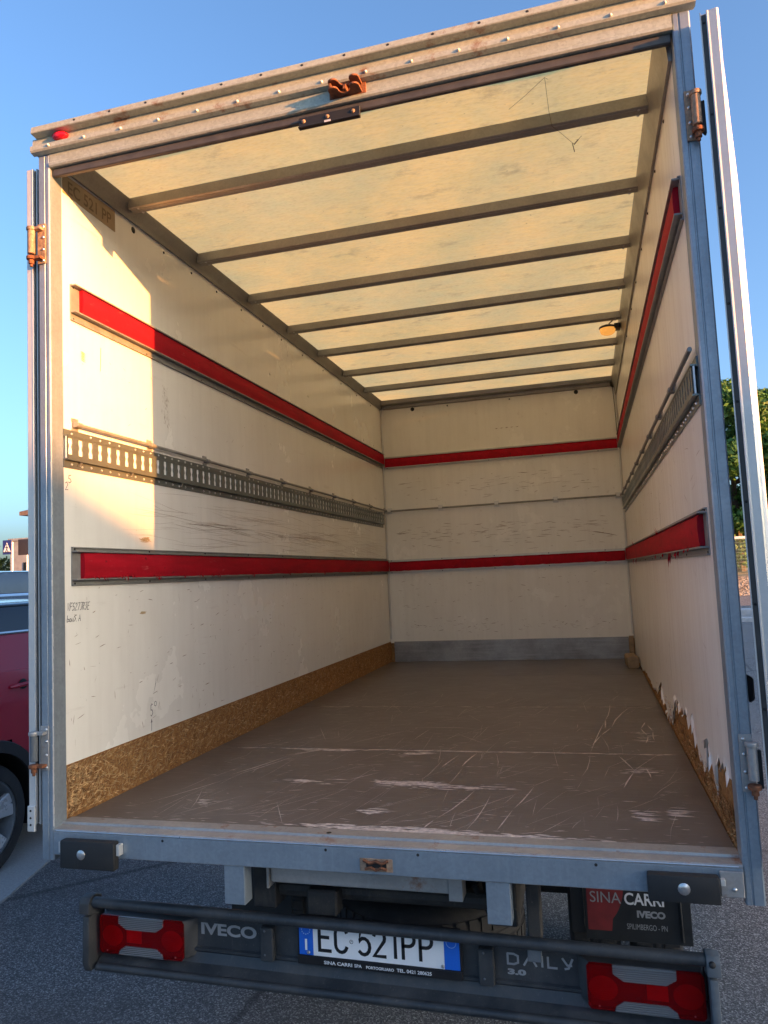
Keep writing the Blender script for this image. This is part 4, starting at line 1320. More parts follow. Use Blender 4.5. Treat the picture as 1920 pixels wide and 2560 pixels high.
def build_underside():
    # hangers under the sill
    for x0 in (0.606, 1.402):
        h = MB().box(x0, 0.004, -0.202, x0 + 0.066, 0.008, -0.0885).box(x0 + 0.062, 0.008, -0.202, x0 + 0.066, 0.055, -0.0885).box(x0, 0.008, -0.204, x0 + 0.066, 0.055, -0.200)
        h.build('hanger', 'zinc', truck, bevel=0.001)
    b = MB().box(0.712, 0.110, -0.172, 1.275, 0.114, -0.132).box(0.712, 0.115, -0.176, 1.275, 0.150, -0.1725).box(0.700, 0.10, -0.19, 0.708, 0.16, -0.09).box(1.277, 0.10, -0.19, 1.318, 0.16, -0.09)
    b.build('cross_bar', 'zinc_worn', truck, bevel=0.001)
    for x0 in (0.60, 1.38):
        MB().box(x0, 0.21, -0.30, x0 + 0.08, 4.6, -0.10).build('chassis_rail', 'chassis', truck, bevel=0.004)
    for y in (0.55, 1.2, 1.9, 2.6, 3.3, 4.0):
        MB().box(0.02, y, -0.10, W - 0.02, y + 0.06, -0.051).build('cross_member', 'chassis', truck)
    MB().tube([(0.68, 0.26, -0.25), (1.38, 0.26, -0.25)], 0.025, 10).build('tail_member', 'chassis', truck)
    for pts, r in (([(0.72, 0.3, -0.14), (0.75, 0.8, -0.16), (0.74, 2.0, -0.15)], 0.012), ([(1.33, 0.24, -0.20), (1.36, 0.30, -0.30), (1.30, 0.6, -0.28), (1.34, 1.4, -0.25)], 0.009), ([(1.55, 0.22, -0.13), (1.56, 0.5, -0.22), (1.58, 0.88, -0.20)], 0.010)):
        MB().tube(pts, r, 7).build('hose', 'rubber', truck)
    MB().box(0.80, 0.18, -0.30, 0.90, 0.24, -0.22).build('cable_box', 'chassis', truck, bevel=0.006)
    MB().box(1.495, 0.14, -0.30, 1.535, 0.20, -0.12).build('cross_bracket', 'chassis', truck, bevel=0.004)
    MB().box(1.49, 0.14, -0.36, 1.53, 0.16, -0.29).build('socket_plate', 'cap_grey', truck, bevel=0.002)

    def wheel(parent_name, cx, cy, cz, R, wd, flat=False, mat='tyre'):
        m = MB()
        prof = [(R * 0.56, -wd / 2), (R * 0.80, -wd / 2), (R * 0.95, -wd * 0.42), (R, -wd * 0.30), (R, -wd * 0.12), (R * 0.985, -wd * 0.10), (R * 0.985, -wd * 0.06), (R, -wd * 0.04), (R, wd * 0.04), (R * 0.985, wd * 0.06), (R * 0.985, wd * 0.10), (R, wd * 0.12), (R, wd * 0.30), (R * 0.95, wd * 0.42), (R * 0.80, wd / 2), (R * 0.56, wd / 2)]
        m.lathe(prof, (cx, cy, cz), 'z' if flat else 'x', 40)
        # tread blocks
        n = 48
        for k in range(n):
            a = 2 * math.pi * k / n
            for s in (-1, 1):
                h0 = s * wd * 0.26
                r = R + 0.003
                pts = []
                for da, rr in ((-0.045, R * 0.99), (0.045, R * 0.99), (0.045, r), (-0.045, r)):
                    pts.append((rr * math.cos(a + da), rr * math.sin(a + da)))
                o = len(m.v)
                vs = []
                for hh in (h0 - wd * 0.13, h0 + wd * 0.13):
                    for (c, s_) in pts:
                        vs.append((cx + c, cy + s_, cz + hh) if flat else (cx + hh, cy + c, cz + s_))
                m.add(vs, [(0, 1, 2, 3), (7, 6, 5, 4), (0, 4, 5, 1), (1, 5, 6, 2), (2, 6, 7, 3), (3, 7, 4, 0)])
        t = m.build(parent_name, mat, truck, angle=40)
        d = MB().lathe([(0.0, 0.0), (R * 0.30, 0.0), (R * 0.42, wd * 0.18), (R * 0.57, wd * 0.30), (R * 0.57, -wd * 0.30), (R * 0.42, -wd * 0.12), (R * 0.30, -wd * 0.14), (0.0, -wd * 0.14)], (cx, cy, cz), 'z' if flat else 'x', 28)
        d.build('rim', 'cap_grey', t)
    wheel('spare_wheel', 1.085, 0.66, -0.445, 0.345, 0.20, True)
    for cx in (0.20, 0.44, 1.66, 1.90):
        wheel('wheel', cx, 1.42, G + 0.345, 0.345, 0.20)
    MB().tube([(0.2, 1.42, G + 0.345), (1.86, 1.42, G + 0.345)], 0.06, 10).build('axle', 'chassis', truck)
    # mud flaps; the right one carries printing
    for x0, x1, printed in ((0.16, 0.44, False), (1.634, 2.012, True)):
        yy = 0.90
        f = MB().box(x0, yy, -0.635, x1, yy + 0.008, -0.28).build('mud_flap', 'flap_black', truck, bevel=0.002)
        if printed:
            MB().box(x0 - 0.05, yy + 0.012, -0.62, x0 - 0.004, yy + 0.10, -0.30).build('flap_side', 'flap_black', f)
        if printed:
            q = lambda x, z: (x, z)
            arcp = [(x0 + 0.010, -0.600), (x0 + 0.095, -0.600)] + arc(x0 + 0.010, -0.430, 0.135, 0.17, -48, 0, 6) + [(x0 + 0.143, -0.30), (x0 + 0.010, -0.30)]
            MB().prism(arcp, 'y', yy - 0.0012, yy - 0.0004).build('printed_patch', 'flap_red', f, smooth=False)
            MB().prism([(x0 + 0.144, -0.447), (x0 + 0.262, -0.447), (x0 + 0.262, -0.407), (x0 + 0.144, -0.407)], 'y', yy - 0.0012, yy - 0.0004).build('printed_patch', 'flap_yellow', f, smooth=False)
            MB().prism([(x0 + 0.144, -0.400), (x0 + 0.262, -0.400), (x0 + 0.262, -0.30), (x0 + 0.144, -0.30)], 'y', yy - 0.0012, yy - 0.0004).build('printed_patch', 'flap_red', f, smooth=False)
            MB().prism(arc(x0 + 0.060, -0.415, 0.030, 0.026, 180, 360, 10), 'y', yy - 0.0022, yy - 0.0014).build('printed_patch', 'flap_yellow', f, smooth=False)
            for s, x, z, wd, hh, bo in (('SINA', 0.022, -0.499, 0.112, 0.040, 0.0), ('CARRI', 0.146, -0.501, 0.140, 0.044, 0.0008), ('IVECO', 0.188, -0.545, 0.100, 0.026, 0.0022), ('SPILIMBERGO - PN', 0.150, -0.588, 0.142, 0.020, 0.0)):
                text_mesh(s, 0.04, (x0 + x, yy - 0.0024, z), (1, 0, 0), (0, 0, 1), bo, 0.0004, width=wd, height=hh).build('lettering', 'letter_grey' if s != 'CARRI' else 'letter_white', f, smooth=False)
            MB().tube([(x1 - 0.034, yy - 0.004, -0.62), (x1 - 0.040, yy - 0.004, -0.30)], 0.006, 6).build('flap_edge', 'flap_black', f)


build_underside()


# ---------------------------------------------------------------- wear marks
def build_wear():
    floor0 = [o for o in truck.children if o.name.startswith('floor_panel')][0]
    left = [o for o in truck.children if o.name.startswith('left_wall')][0]
    right = [o for o in truck.children if o.name.startswith('right_wall')][0]
    bulk = [o for o in truck.children if o.name.startswith('bulkhead')][0]
    mk = []
    # long drag scratches running into the box
    for _ in range(230):
        y = 0.11 + 2.4 * rnd.random() ** 1.4
        x = rnd.uniform(0.15, 1.95)
        ln = rnd.uniform(0.08, 0.42)
        a = rnd.gauss(1.25, 0.35)
        mk.append(((x, y), (min(2.02, x + math.cos(a) * ln), y + math.sin(a) * ln), rnd.uniform(0.0006, 0.0019)))
    for _ in range(420):
        y = 0.11 + 2.1 * rnd.random() ** 1.5
        x = rnd.uniform(0.1, 2.0)
        ln = rnd.uniform(0.01, 0.06)
        a = rnd.uniform(-0.3, 0.3)
        mk.append(((x, y), (x + math.cos(a) * ln, y + math.sin(a) * ln), rnd.uniform(0.0010, 0.0040)))
    # distinct marks
    for pts, w in (([(1.70, 1.25), (1.74, 1.45), (1.79, 1.62), (1.90, 2.15)], 0.005), ([(1.66, 0.75), (1.69, 1.1), (1.76, 1.75), (1.80, 2.25)], 0.003), ([(1.76, 1.60), (1.765, 1.80)], 0.006),
                   ([(0.85, 1.55), (0.86, 1.58), (1.15, 1.57)], 0.005), ([(0.86, 1.55), (0.60, 1.18)], 0.003), ([(0.93, 1.55), (0.90, 1.30)], 0.003),
                   ([(0.30, 0.65), (0.42, 0.98), (0.55, 1.10)], 0.006), ([(0.33, 0.66), (0.45, 0.97)], 0.004), ([(0.16, 0.25), (0.33, 0.62)], 0.003), ([(0.80, 0.62), (0.90, 0.75)], 0.004),
                   ([(1.92, 1.30), (1.94, 1.45), (1.92, 1.60), (1.95, 1.75)], 0.005), ([(1.96, 1.35), (1.97, 1.55), (1.955, 1.68)], 0.004), ([(1.80, 0.62), (1.85, 0.85), (1.80, 1.08)], 0.004), ([(1.90, 0.75), (1.89, 0.90)], 0.004),
                   ([(1.20, 0.13), (1.22, 0.22), (1.30, 0.55)], 0.004), ([(1.42, 0.14), (1.45, 0.35), (1.50, 0.62)], 0.004), ([(1.33, 0.13), (1.36, 0.50)], 0.003), ([(1.20, 0.85), (1.23, 1.08)], 0.005), ([(1.12, 0.82), (1.16, 1.05)], 0.004)):
        for i in range(len(pts) - 1):
            mk.append((pts[i], pts[i + 1], w))
    # scraped edges of the seams
    for ys, dens in ((1.107, 150), (2.150, 60)):
        for _ in range(dens):
            x = rnd.uniform(0.10, 1.98)
            mk.append(((x, ys - rnd.random() ** 3 * 0.02), (x + rnd.uniform(0.02, 0.11), ys - rnd.random() ** 3 * 0.02), rnd.uniform(0.002, 0.0065)))
    # worn patches
    for cx, cy, sx, sy, n in ((1.10, 0.112, 0.30, 0.022, 240), (1.35, 0.105, 0.25, 0.010, 60), (1.02, 0.60, 0.12, 0.030, 120), (1.25, 0.57, 0.14, 0.02, 40), (0.95, 1.04, 0.06, 0.03, 26), (0.55, 1.085, 0.14, 0.014, 30), (0.98, 0.27, 0.03, 0.02, 16), (1.86, 0.85, 0.08, 0.04, 22), (1.9, 1.4, 0.05, 0.12, 18), (0.62, 0.60, 0.1, 0.03, 20), (0.36, 0.30, 0.04, 0.02, 12), (1.92, 0.36, 0.020, 0.045, 16), (1.82, 0.33, 0.030, 0.05, 16)):
        for _ in range(n):
            x, y = rnd.gauss(cx, sx * 0.55), rnd.gauss(cy, sy * 0.6)
            if y < 0.094:
                y = 0.094 + rnd.random() * 0.02
            ln = rnd.uniform(0.015, 0.09)
            mk.append(((x, y), (x + ln, y + rnd.uniform(-0.006, 0.006)), rnd.uniform(0.003, 0.010)))
    mk = [(a, b, w) for a, b, w in mk if 0.02 < a[0] < 2.04 and 0.02 < b[0] < 2.04]
    stuff(slivers(MB(), mk, 'floor').build('scratches', 'scrape', floor0, smooth=False))
    # left wall: brown drag marks under the lashing rail
    mk = []
    for _ in range(190):
        y = rnd.uniform(0.35, 3.9)
        ln = rnd.uniform(0.1, 0.75)
        z = rnd.gauss(1.055, 0.055) - 0.012 * y
        z = min(1.175, max(0.93, z))
        mk.append(((y, z), (min(4.28, y + ln), z + rnd.uniform(-0.05, 0.03)), rnd.uniform(0.0005, 0.0012)))
    for _ in range(26):
        y = rnd.uniform(0.6, 2.6)
        z = 1.05 - 0.01 * y + rnd.uniform(-0.012, 0.012)
        mk.append(((y, z), (y + rnd.uniform(0.2, 0.7), z - rnd.uniform(0, 0.03)), rnd.uniform(0.0006, 0.0016)))
    for _ in range(300):
        y, z = 0.08 + 4.1 * rnd.random() ** 1.2, rnd.uniform(0.2, 0.77)
        a = rnd.uniform(-0.2, 0.4) if rnd.random() < 0.7 else rnd.uniform(1.0, 2.0)
        ln = rnd.uniform(0.004, 0.045)
        mk.append(((y, z), (min(4.3, y + math.cos(a) * ln), max(0.185, z + math.sin(a) * ln)), rnd.uniform(0.0008, 0.0032)))
    for _ in range(40):
        y, z = rnd.uniform(0.1, 4.2), rnd.uniform(1.4, 1.7)
        mk.append(((y, z), (y + rnd.uniform(0.005, 0.03), z + rnd.uniform(-.03, .03)), rnd.uniform(0.0008, 0.002)))
    for _ in range(60):   # grey rubbed patch above the rod
        y, z = rnd.gauss(0.72, 0.012), rnd.uniform(1.46, 1.64)
        mk.append(((y, z), (y + rnd.uniform(-.006, .012), z - rnd.uniform(0.005, 0.03)), rnd.uniform(0.0008, 0.002)))
    mk = [(a, b, w) for a, b, w in mk if a[0] > 0.07 and b[0] > 0.07]
    stuff(slivers(MB(), mk, 'left').build('scuffs', 'scuff_brown', left, smooth=False))
    # bulkhead
    mk = []
    for _ in range(380):
        x = rnd.uniform(0.08, 1.9)
        z = rnd.choice([rnd.uniform(0.22, 0.75), rnd.gauss(1.05, 0.06), rnd.gauss(1.13, 0.04), rnd.uniform(1.4, 1.62), rnd.gauss(0.30, 0.03)])
        if 0.77 < z < 0.91 or 1.71 < z < 1.84 or z < 0.2:
            continue
        ln = rnd.uniform(0.008, 0.12) if z > 0.9 else rnd.uniform(0.004, 0.05)
        mk.append(((x, z), (min(2.03, x + ln), z + rnd.uniform(-0.012, 0.012)), rnd.uniform(0.0010, 0.0034)))
    for k in range(7):
        mk.append(((1.78 + 0.02 * k, 1.055 - 0.004 * k), (1.86 + 0.022 * k, 1.045 - 0.006 * k), 0.004))
    for k in range(5):
        mk.append(((1.03 + 0.045 * k, 2.0), (1.055 + 0.045 * k, 2.003), 0.005))
    stuff(slivers(MB(), mk, 'back').build('scuffs', 'scuff_brown', bulk, smooth=False))
    # right wall
    mk = []
    for _ in range(120):
        y, z = 0.1 + 3.6 * rnd.random(), rnd.choice([rnd.uniform(0.3, 0.76), rnd.uniform(0.95, 1.16), rnd.uniform(1.4, 2.1)])
        a = rnd.gauss(1.5, 0.5) if z > 1.3 or z < .9 else rnd.gauss(0.1, 0.3)
        ln = rnd.uniform(0.02, 0.12) if z < 1.2 else rnd.uniform(.01, .03)
        mk.append(((y, z), (max(0.07, y + math.cos(a) * ln), z + math.sin(a) * ln), rnd.uniform(0.0008, 0.002)))
    mk = [m for m in mk if m[1][1] < 2.15]
    stuff(slivers(MB(), mk, 'right').build('scuffs', 'scuff_brown', right, smooth=False))
    mk = []
    for _ in range(34):
        y, z = rnd.uniform(0.25, 2.2), rnd.uniform(0.25, 0.72)
        a = rnd.choice([rnd.gauss(2.4, 0.3), rnd.gauss(0.2, 0.2)])
        ln = rnd.uniform(0.02, 0.14)
        mk.append(((y, z), (max(0.07, y + math.cos(a) * ln), max(0.24, z + math.sin(a) * ln)), rnd.uniform(0.0015, 0.005)))
    stuff(slivers(MB(), mk, 'right').build('scratches', 'scuff_pale', right, smooth=False))
    # bright nail heads high on the left wall
    for y, z in ((1.86, 1.98), (2.48, 1.985), (3.75, 1.90), (4.05, 1.90)):
        MB().dome((0.0003, y, z), (1, 0, 0), 0.009, 0.004, 8).build('nail_head', 'alu', left)
    # glue marks
    m = MB()
    slv = [((0.505 + rnd.uniform(-.02, .05), 0.955 + rnd.uniform(-.012, .012)), (0.55 + rnd.uniform(0, .05), 0.955 + rnd.uniform(-.012, .012)), rnd.uniform(0.004, 0.009)) for _ in range(12)]
    slv += [((0.50 + rnd.uniform(-.005, .01), 0.66 + rnd.uniform(-.006, .006)), (0.53 + rnd.uniform(0, .02), 0.66 + rnd.uniform(-.006, .006)), rnd.uniform(0.004, 0.008)) for _ in range(7)]
    slv += [((0.155, 1.60 + 0.006 * k), (0.185, 1.595 + 0.006 * k), 0.004) for k in range(6)]
    stuff(slivers(m, slv, 'left', 0.0012).build('glue_marks', 'glue_mark', left, smooth=False))
    # pencil notes
    R, U = (0, 1, 0), (0, 0, 1)
    m = MB()
    s5 = [[(.5, 1), (.1, .95), (.05, .55), (.4, .5), (.5, .2), (.2, 0), (0, .1)]]
    strokes(s5, 0.0032, (0.0008, 0.562, 0.245), R, U, 0.030, 0.045, 0.0004, m)
    strokes([arc(.1, .1, .16, .16, 0, 360, 8)], 0.0025, (0.0008, 0.592, 0.283), R, U, 0.05, 0.06, 0.0004, m)
    strokes([[(0, 0), (0.05, 1)], [(-.12, .7), (.05, 1), (.16, .72)]], 0.0030, (0.0008, 0.567, 0.188), R, U, 0.03, 0.045, 0.0004, m)
    x = 0.070
    word = {'V': [[(0, 1), (.25, 0), (.55, 1.1)]], 'F': [[(0, 0), (.1, 1), (.5, 1)], [(.05, .5), (.4, .55)]], '5': s5, '2': [[(0, .8), (.3, 1), (.45, .7), (0, 0), (.5, .05)]], '7': [[(0, .95), (.5, 1), (.2, 0)]],
            'J': [[(.1, 1), (.5, 1), (.35, .1), (.1, 0)]], 'R': [[(0, 0), (.05, 1), (.4, .9), (.35, .55), (.05, .5), (.5, 0)]], '3': [[(0, .95), (.45, 1), (.2, .55), (.45, .3), (.2, 0), (0, .1)]], 'E': [[(.5, 1), (.05, .95), (0, 0), (.5, 0)], [(.02, .5), (.4, .5)]]}
    for ch in 'VF527JR3E':
        strokes(word[ch], 0.0022, (0.0008, x, 0.693), R, (0, 0.25, 1), 0.020, 0.027, 0.0004, m)
        x += 0.0133
    x = 0.070
    for g in ([[(0, 1), (0, 0), (.4, .1), (.4, .4), (0, .5)]], [arc(.2, .25, .2, .25, 0, 360, 8)], [[(0, 0), (0, .6), (.2, 0), (.4, .6), (.4, 0)]], [[(.5, 1), (0, .8), (.4, .4), (0, 0)]], [[(0, 0), (.06, .04)]], [[(0, 0), (.25, 1), (.5, 0)], [(.1, .4), (.4, .4)]]):
        strokes(g, 0.0022, (0.0008, x, 0.655), R, (0, 0.15, 1), 0.022, 0.022, 0.0004, m)
        x += 0.0118
    strokes([[(0, .85), (.3, 1), (.45, .7), (0, 0), (.5, .05)]], 0.0025, (0.0008, 0.068, 1.112), R, U, 0.028, 0.028, 0.0004, m)
    strokes(s5, 0.0025, (0.0008, 0.084, 1.138), R, U, 0.028, 0.028, 0.0004, m)
    strokes([[(0, 0), (0.004, 0.05)]], 0.0022, (0.0008, 0.27, 1.585), R, U, 1, 1.8, 0.0004, m)
    strokes([[(0, 0), (.03, .07), (.034, .1)]], 0.0030, (0.0008, 0.585, 0.33), R, U, 0.6, 0.6, 0.0004, m, True)
    m.build('pencil_notes', 'ink', left, smooth=False)


build_wear()

# ================================================================ LOOSE THINGS
blk = MB().prism([(-0.040, 0.012), (-0.030, 0.0), (0.030, 0.0), (0.040, 0.012), (0.042, 0.078), (0.030, 0.092), (-0.028, 0.094), (-0.041, 0.080)], 'y', 0.0, 0.22)
blk.map(lambda x, y, z: (x - 0.06 * y, y, z * (1 - 0.15 * y)))
o = blk.build('wooden_block', 'wood_block', None, bevel=0.003, loc=(2.010, 3.70, 0.0005))
tag(o, 'rough brown wooden block on the truck floor in the back right corner', 'block')

st = MB()
st.tube([(1.577, 0.327, 2.322), (1.63, 0.26, 2.310), (1.703, 0.194, 2.318), (1.712, 0.20, 2.314)], 0.0006, 5)
st.tube([(1.703, 0.194, 2.318), (1.708, 0.30, 2.27), (1.714, 0.375, 2.262), (1.74, 0.44, 2.272), (1.786, 0.537, 2.275), (1.795, 0.525, 2.278), (1.812, 0.500, 2.280)], 0.0007, 5)
st.tube([(1.780, 0.53, 2.275), (1.784, 0.56, 2.270), (1.786, 0.574, 2.268)], 0.0015, 5)
st.tube([(1.786, 0.537, 2.275), (1.800, 0.518, 2.279)], 0.0020, 5)
o = st.build('string', 'string', None)
tag(o, 'thin dark knotted string dangling from the truck ceiling', 'string')


# ================================================================ CARS
def catmull(pts, n):
    pts = [np.array(p, float) for p in pts]
    out = []
    for i in range(len(pts) - 1):
        p0, p1, p2, p3 = pts[max(0, i - 1)], pts[i], pts[i + 1], pts[min(len(pts) - 1, i + 2)]
        for k in range(n):
            t = k / n
            out.append(0.5 * ((2 * p1) + (p2 - p0) * t + (2 * p0 - 5 * p1 + 4 * p2 - p3) * t * t + (3 * p1 - p0 - 3 * p2 + p3) * t ** 3))
    out.append(pts[-1])
    return np.array(out)


def make_car(name, label, group, x_side, y_rear, spec, paint, roof_paint, glass):
    """car parked parallel to the truck, nose to +y; x_side is its side nearest the truck"""
    hw, ln = spec['hw'], spec['len']
    xc = x_side - hw
    root = thing(name, (xc, y_rear + ln / 2, G), label, 'car', group)
    st = spec['stations']        # rows: u, width factor, sill, belt, roof, roof half width factor
    us = np.array([s[0] for s in st])
    cols = [np.array([s[k] for s in st]) for k in range(1, 6)]
    nu = 110
    uu = np.linspace(0, ln, nu)
    def smooth(c):
        v = np.interp(uu, us, c)
        for _ in range(3):
            v[1:-1] = 0.25 * v[:-2] + 0.5 * v[1:-1] + 0.25 * v[2:]
        return v
    wf, sill, belt, roof, rw = [smooth(c) for c in cols]
    def ring(i):
        b, z0, zb, zr, r = wf[i] * hw, sill[i], belt[i], roof[i], rw[i] * hw
        m = z0 + (zb - z0) * 0.45
        low = [(b * 0.80, z0), (b * 0.95, z0 + 0.04), (b * 0.985, z0 + (zb - z0) * 0.25), (b * 1.0, m), (b * 1.0, z0 + (zb - z0) * 0.78), (b * 0.975, zb - 0.02), (b * 0.955, zb)]
        hgt = max(zr - zb, 0.012)
        rr = min(r, b * 0.94)
        top = [(b * 0.94 + (rr - b * 0.94) * 0.5, zb + hgt * 0.52), (rr, zb + hgt * 0.90), (rr * 0.90, zb + hgt * 0.985), (rr * 0.5, zr + 0.012 * min(1, hgt * 4)), (0, zr + 0.018 * min(1, hgt * 4))]
        return np.vstack([catmull(low, 3), catmull(top, 4)])
    rings = [ring(i) for i in range(nu)]
    k = len(rings[0])
    nlow = 19                                  # points of the lower body
    wheels = spec['wheels']
    ar = spec['arch']
    def inarch(u, z):
        return any((u - w) ** 2 + (z - spec['wr']) ** 2 < ar ** 2 for w in wheels)
    def grid(j0, j1, keep):
        m = MB()
        vs = []
        for s in (-1, 1):
            for i in range(nu):
                for j in range(j0, j1 + 1):
                    vs.append((xc + s * rings[i][j][0], y_rear + uu[i], G + rings[i][j][1]))
        n = j1 - j0 + 1
        fs = []
        for s in (0, 1):
            o = s * nu * n
            for i in range(nu - 1):
                for j in range(n - 1):
                    cz = (rings[i][j0 + j][1] + rings[i + 1][j0 + j + 1][1]) / 2
                    if keep((uu[i] + uu[i + 1]) / 2, cz):
                        q = (o + i * n + j, o + (i + 1) * n + j, o + (i + 1) * n + j + 1, o + i * n + j + 1)
                        fs.append(q if s else q[::-1])
        m.add(vs, fs)
        # close both ends
        for i in (0, nu - 1):
            a = [len(vs) * 0 + i * n + j for j in range(n)]
            b = [nu * n + i * n + j for j in range(n)]
            m.f.append(tuple(a + b[::-1]))
        return m
    body = grid(0, nlow, lambda u, z: not inarch(u, z)).build('body', paint, root, angle=40)
    MB().box(xc - hw * 0.8, y_rear + 0.1, G + 0.24, xc + hw * 0.8, y_rear + ln - 0.1, G + 0.30).build('underbody', 'black_plastic', root)
    top = grid(nlow, k - 1, lambda u, z: True).build('roof', roof_paint, root, angle=40)
    # side windows, following the body surface a few millimetres outside it
    def on_surface(u, t):
        i = min(nu - 2, max(0, int(u / ln * (nu - 1))))
        a = u / ln * (nu - 1) - i
        j = nlow + t * (k - 1 - nlow)
        j0 = min(k - 2, int(j))
        b = j - j0
        P = lambda ii: rings[ii][j0] * (1 - b) + rings[ii][j0 + 1] * b
        return P(i) * (1 - a) + P(i + 1) * a
    for s in (-1, 1):
        for (ua, ub, lean_a, lean_b, rc) in spec['windows']:
            m = MB()
            t0, t1 = spec['wt']
            n, q = 14, 8
            vs = []
            for a in range(n + 1):
                for b in range(q + 1):
                    t = t0 + (t1 - t0) * b / q
                    fb = b / q
                    f0 = ua + lean_a * fb
                    f1 = ub + lean_b * fb
                    # round the upper corners
                    cut = rc * max(0.0, (fb - 0.6) / 0.4) ** 2.2
                    u = f0 + cut + (f1 - cut - f0 - cut) * a / n
                    p = on_surface(u, t)
                    vs.append((xc + s * (p[0] + 0.005), y_rear + u, G + p[1] + 0.001))
            fs = [(a * (q + 1) + b, (a + 1) * (q + 1) + b, (a + 1) * (q + 1) + b + 1, a * (q + 1) + b + 1) for a in range(n) for b in range(q)]
            m.add(vs, fs)
            w = m.build('window', glass, root)
            # rubber outline
            loop = [vs[b] for b in range(q + 1)] + [vs[a * (q + 1) + q] for a in range(n + 1)] + [vs[n * (q + 1) + b] for b in range(q, -1, -1)]
            MB().tube([(p[0] + s * 0.001, p[1], p[2]) for p in loop], 0.007, 5, False).build('window_seal', 'black_plastic', w)
    # bright strip under the side windows
    if spec.get('chrome'):
        for s in (-1, 1):
            pts = []
            for u in np.linspace(spec['chrome'][0], spec['chrome'][1], 24):
                p = on_surface(u, 0.02)
                pts.append((xc + s * (p[0] + 0.006), y_rear + u, G + p[1]))
            MB().tube(pts, 0.011, 6).build('window_trim', 'chrome', root)
    # screens front and rear
    for (ua, ub, nm) in spec['screens']:
        m = MB()
        n = 10
        vs = []
        for a in range(7):
            u = ua + (ub - ua) * a / 6
            i = min(nu - 1, int(round(u / ln * (nu - 1))))
            for b in range(n + 1):
                f = -1 + 2 * b / n
                vs.append((xc + f * rw[i] * hw * 0.86, y_rear + uu[i], G + roof[i] + 0.024 - 0.01 * f * f))
        m.add(vs, [(a * (n + 1) + b, (a + 1) * (n + 1) + b, (a + 1) * (n + 1) + b + 1, a * (n + 1) + b + 1) for a in range(6) for b in range(n)])
        m.build(nm, glass, root)
    # doors: shut lines and handles
    for s in (-1, 1):
        def side_x(u, z):
            i = min(nu - 1, max(0, int(round(u / ln * (nu - 1)))))
            return xc + s * (np.interp(z, rings[i][:nlow, 1], rings[i][:nlow, 0]))
        for u in spec['shuts']:
            pts = [(side_x(u, z) + s * 0.001, y_rear + u + 0.02 * math.sin(z * 3), G + z) for z in np.linspace(spec['sillz'] + 0.1, spec['beltz'] - 0.02, 10)]
            MB().tube(pts, 0.004, 4, False).build('shut_line', 'black_gap', root)
        for u in spec['handles']:
            z = spec['hz']
            hx = side_x(u, z)
            h = MB().tube([(hx + s * 0.004, y_rear + u - 0.10, G + z - 0.006), (hx + s * 0.034, y_rear + u - 0.07, G + z), (hx + s * 0.036, y_rear + u + 0.06, G + z + 0.006), (hx + s * 0.006, y_rear + u + 0.10, G + z + 0.006)], [0.010, 0.014, 0.014, 0.010], 8)
            h = h.build('door_handle', paint, root)
            MB().dome((hx + s * 0.002, y_rear + u + 0.01, G + z - 0.004), (s, 0, 0), 0.040, 0.003, 14).build('handle_recess', 'black_gap', h)
        # mirrors
        u = spec['mirror']
        mx = side_x(u, spec['beltz'] - 0.05)
        MB().box(min(mx, mx + s * 0.2), y_rear + u - 0.05, G + spec['beltz'] - 0.02, max(mx, mx + s * 0.2), y_rear + u + 0.05, G + spec['beltz'] + 0.12).build('mirror', paint, root, bevel=0.03, seg=3)
        # lamps
        MB().box(min(xc + s * hw * 0.60, xc + s * hw * 0.93), y_rear - 0.012, G + spec['lampz'], max(xc + s * hw * 0.60, xc + s * hw * 0.93), y_rear + 0.10, G + spec['lampz'] + 0.22).build('tail_light', 'reflector_red', root, bevel=0.02, seg=2)
        MB().box(min(xc + s * hw * 0.50, xc + s * hw * 0.88), y_rear + ln - 0.12, G + 0.66, max(xc + s * hw * 0.50, xc + s * hw * 0.88), y_rear + ln + 0.01, G + 0.80).build('headlight', 'bowl', root, bevel=0.02, seg=2)
        if spec.get('rails'):
            pts = []
            for u in np.linspace(spec['rails'][0], spec['rails'][1], 16):
                p = on_surface(u, 0.60)
                lift = 0.035 if spec['rails'][0] + .1 < u < spec['rails'][1] - .1 else 0.005
                pts.append((xc + s * p[0] * 0.97, y_rear + u, G + p[1] + lift))
            MB().tube(pts, 0.016, 8).build('roof_rail', 'chrome', root)
        # wheels, arch trims and liners
        for wu in wheels:
            cx = xc + s * (hw - 0.115)
            cy, cz = y_rear + wu, G + spec['wr']
            R = spec['wr']
            wd = 0.225
            t = MB()
            prof = [(R * 0.73, -wd / 2), (R * 0.88, -wd / 2), (R * 0.965, -wd * 0.43), (R, -wd * 0.32), (R, wd * 0.32), (R * 0.965, wd * 0.43), (R * 0.88, wd / 2), (R * 0.73, wd / 2), (R * 0.72, wd * 0.3), (R * 0.72, -wd * 0.3), (R * 0.73, -wd / 2)]
            t.lathe(prof, (cx, cy, cz), 'x', 48)
            w = t.build('wheel', 'tyre', root, angle=40)
            r = MB().lathe([(R * 0.725, wd * 0.46 * s), (R * 0.69, wd * 0.47 * s), (R * 0.66, wd * 0.40 * s), (R * 0.64, wd * 0.1 * s), (R * 0.30, -wd * 0.1 * s), (0.0, -wd * 0.1 * s)], (cx, cy, cz), 'x', 48)
            r.build('rim_barrel', 'cap_grey', w)
            sp = MB()
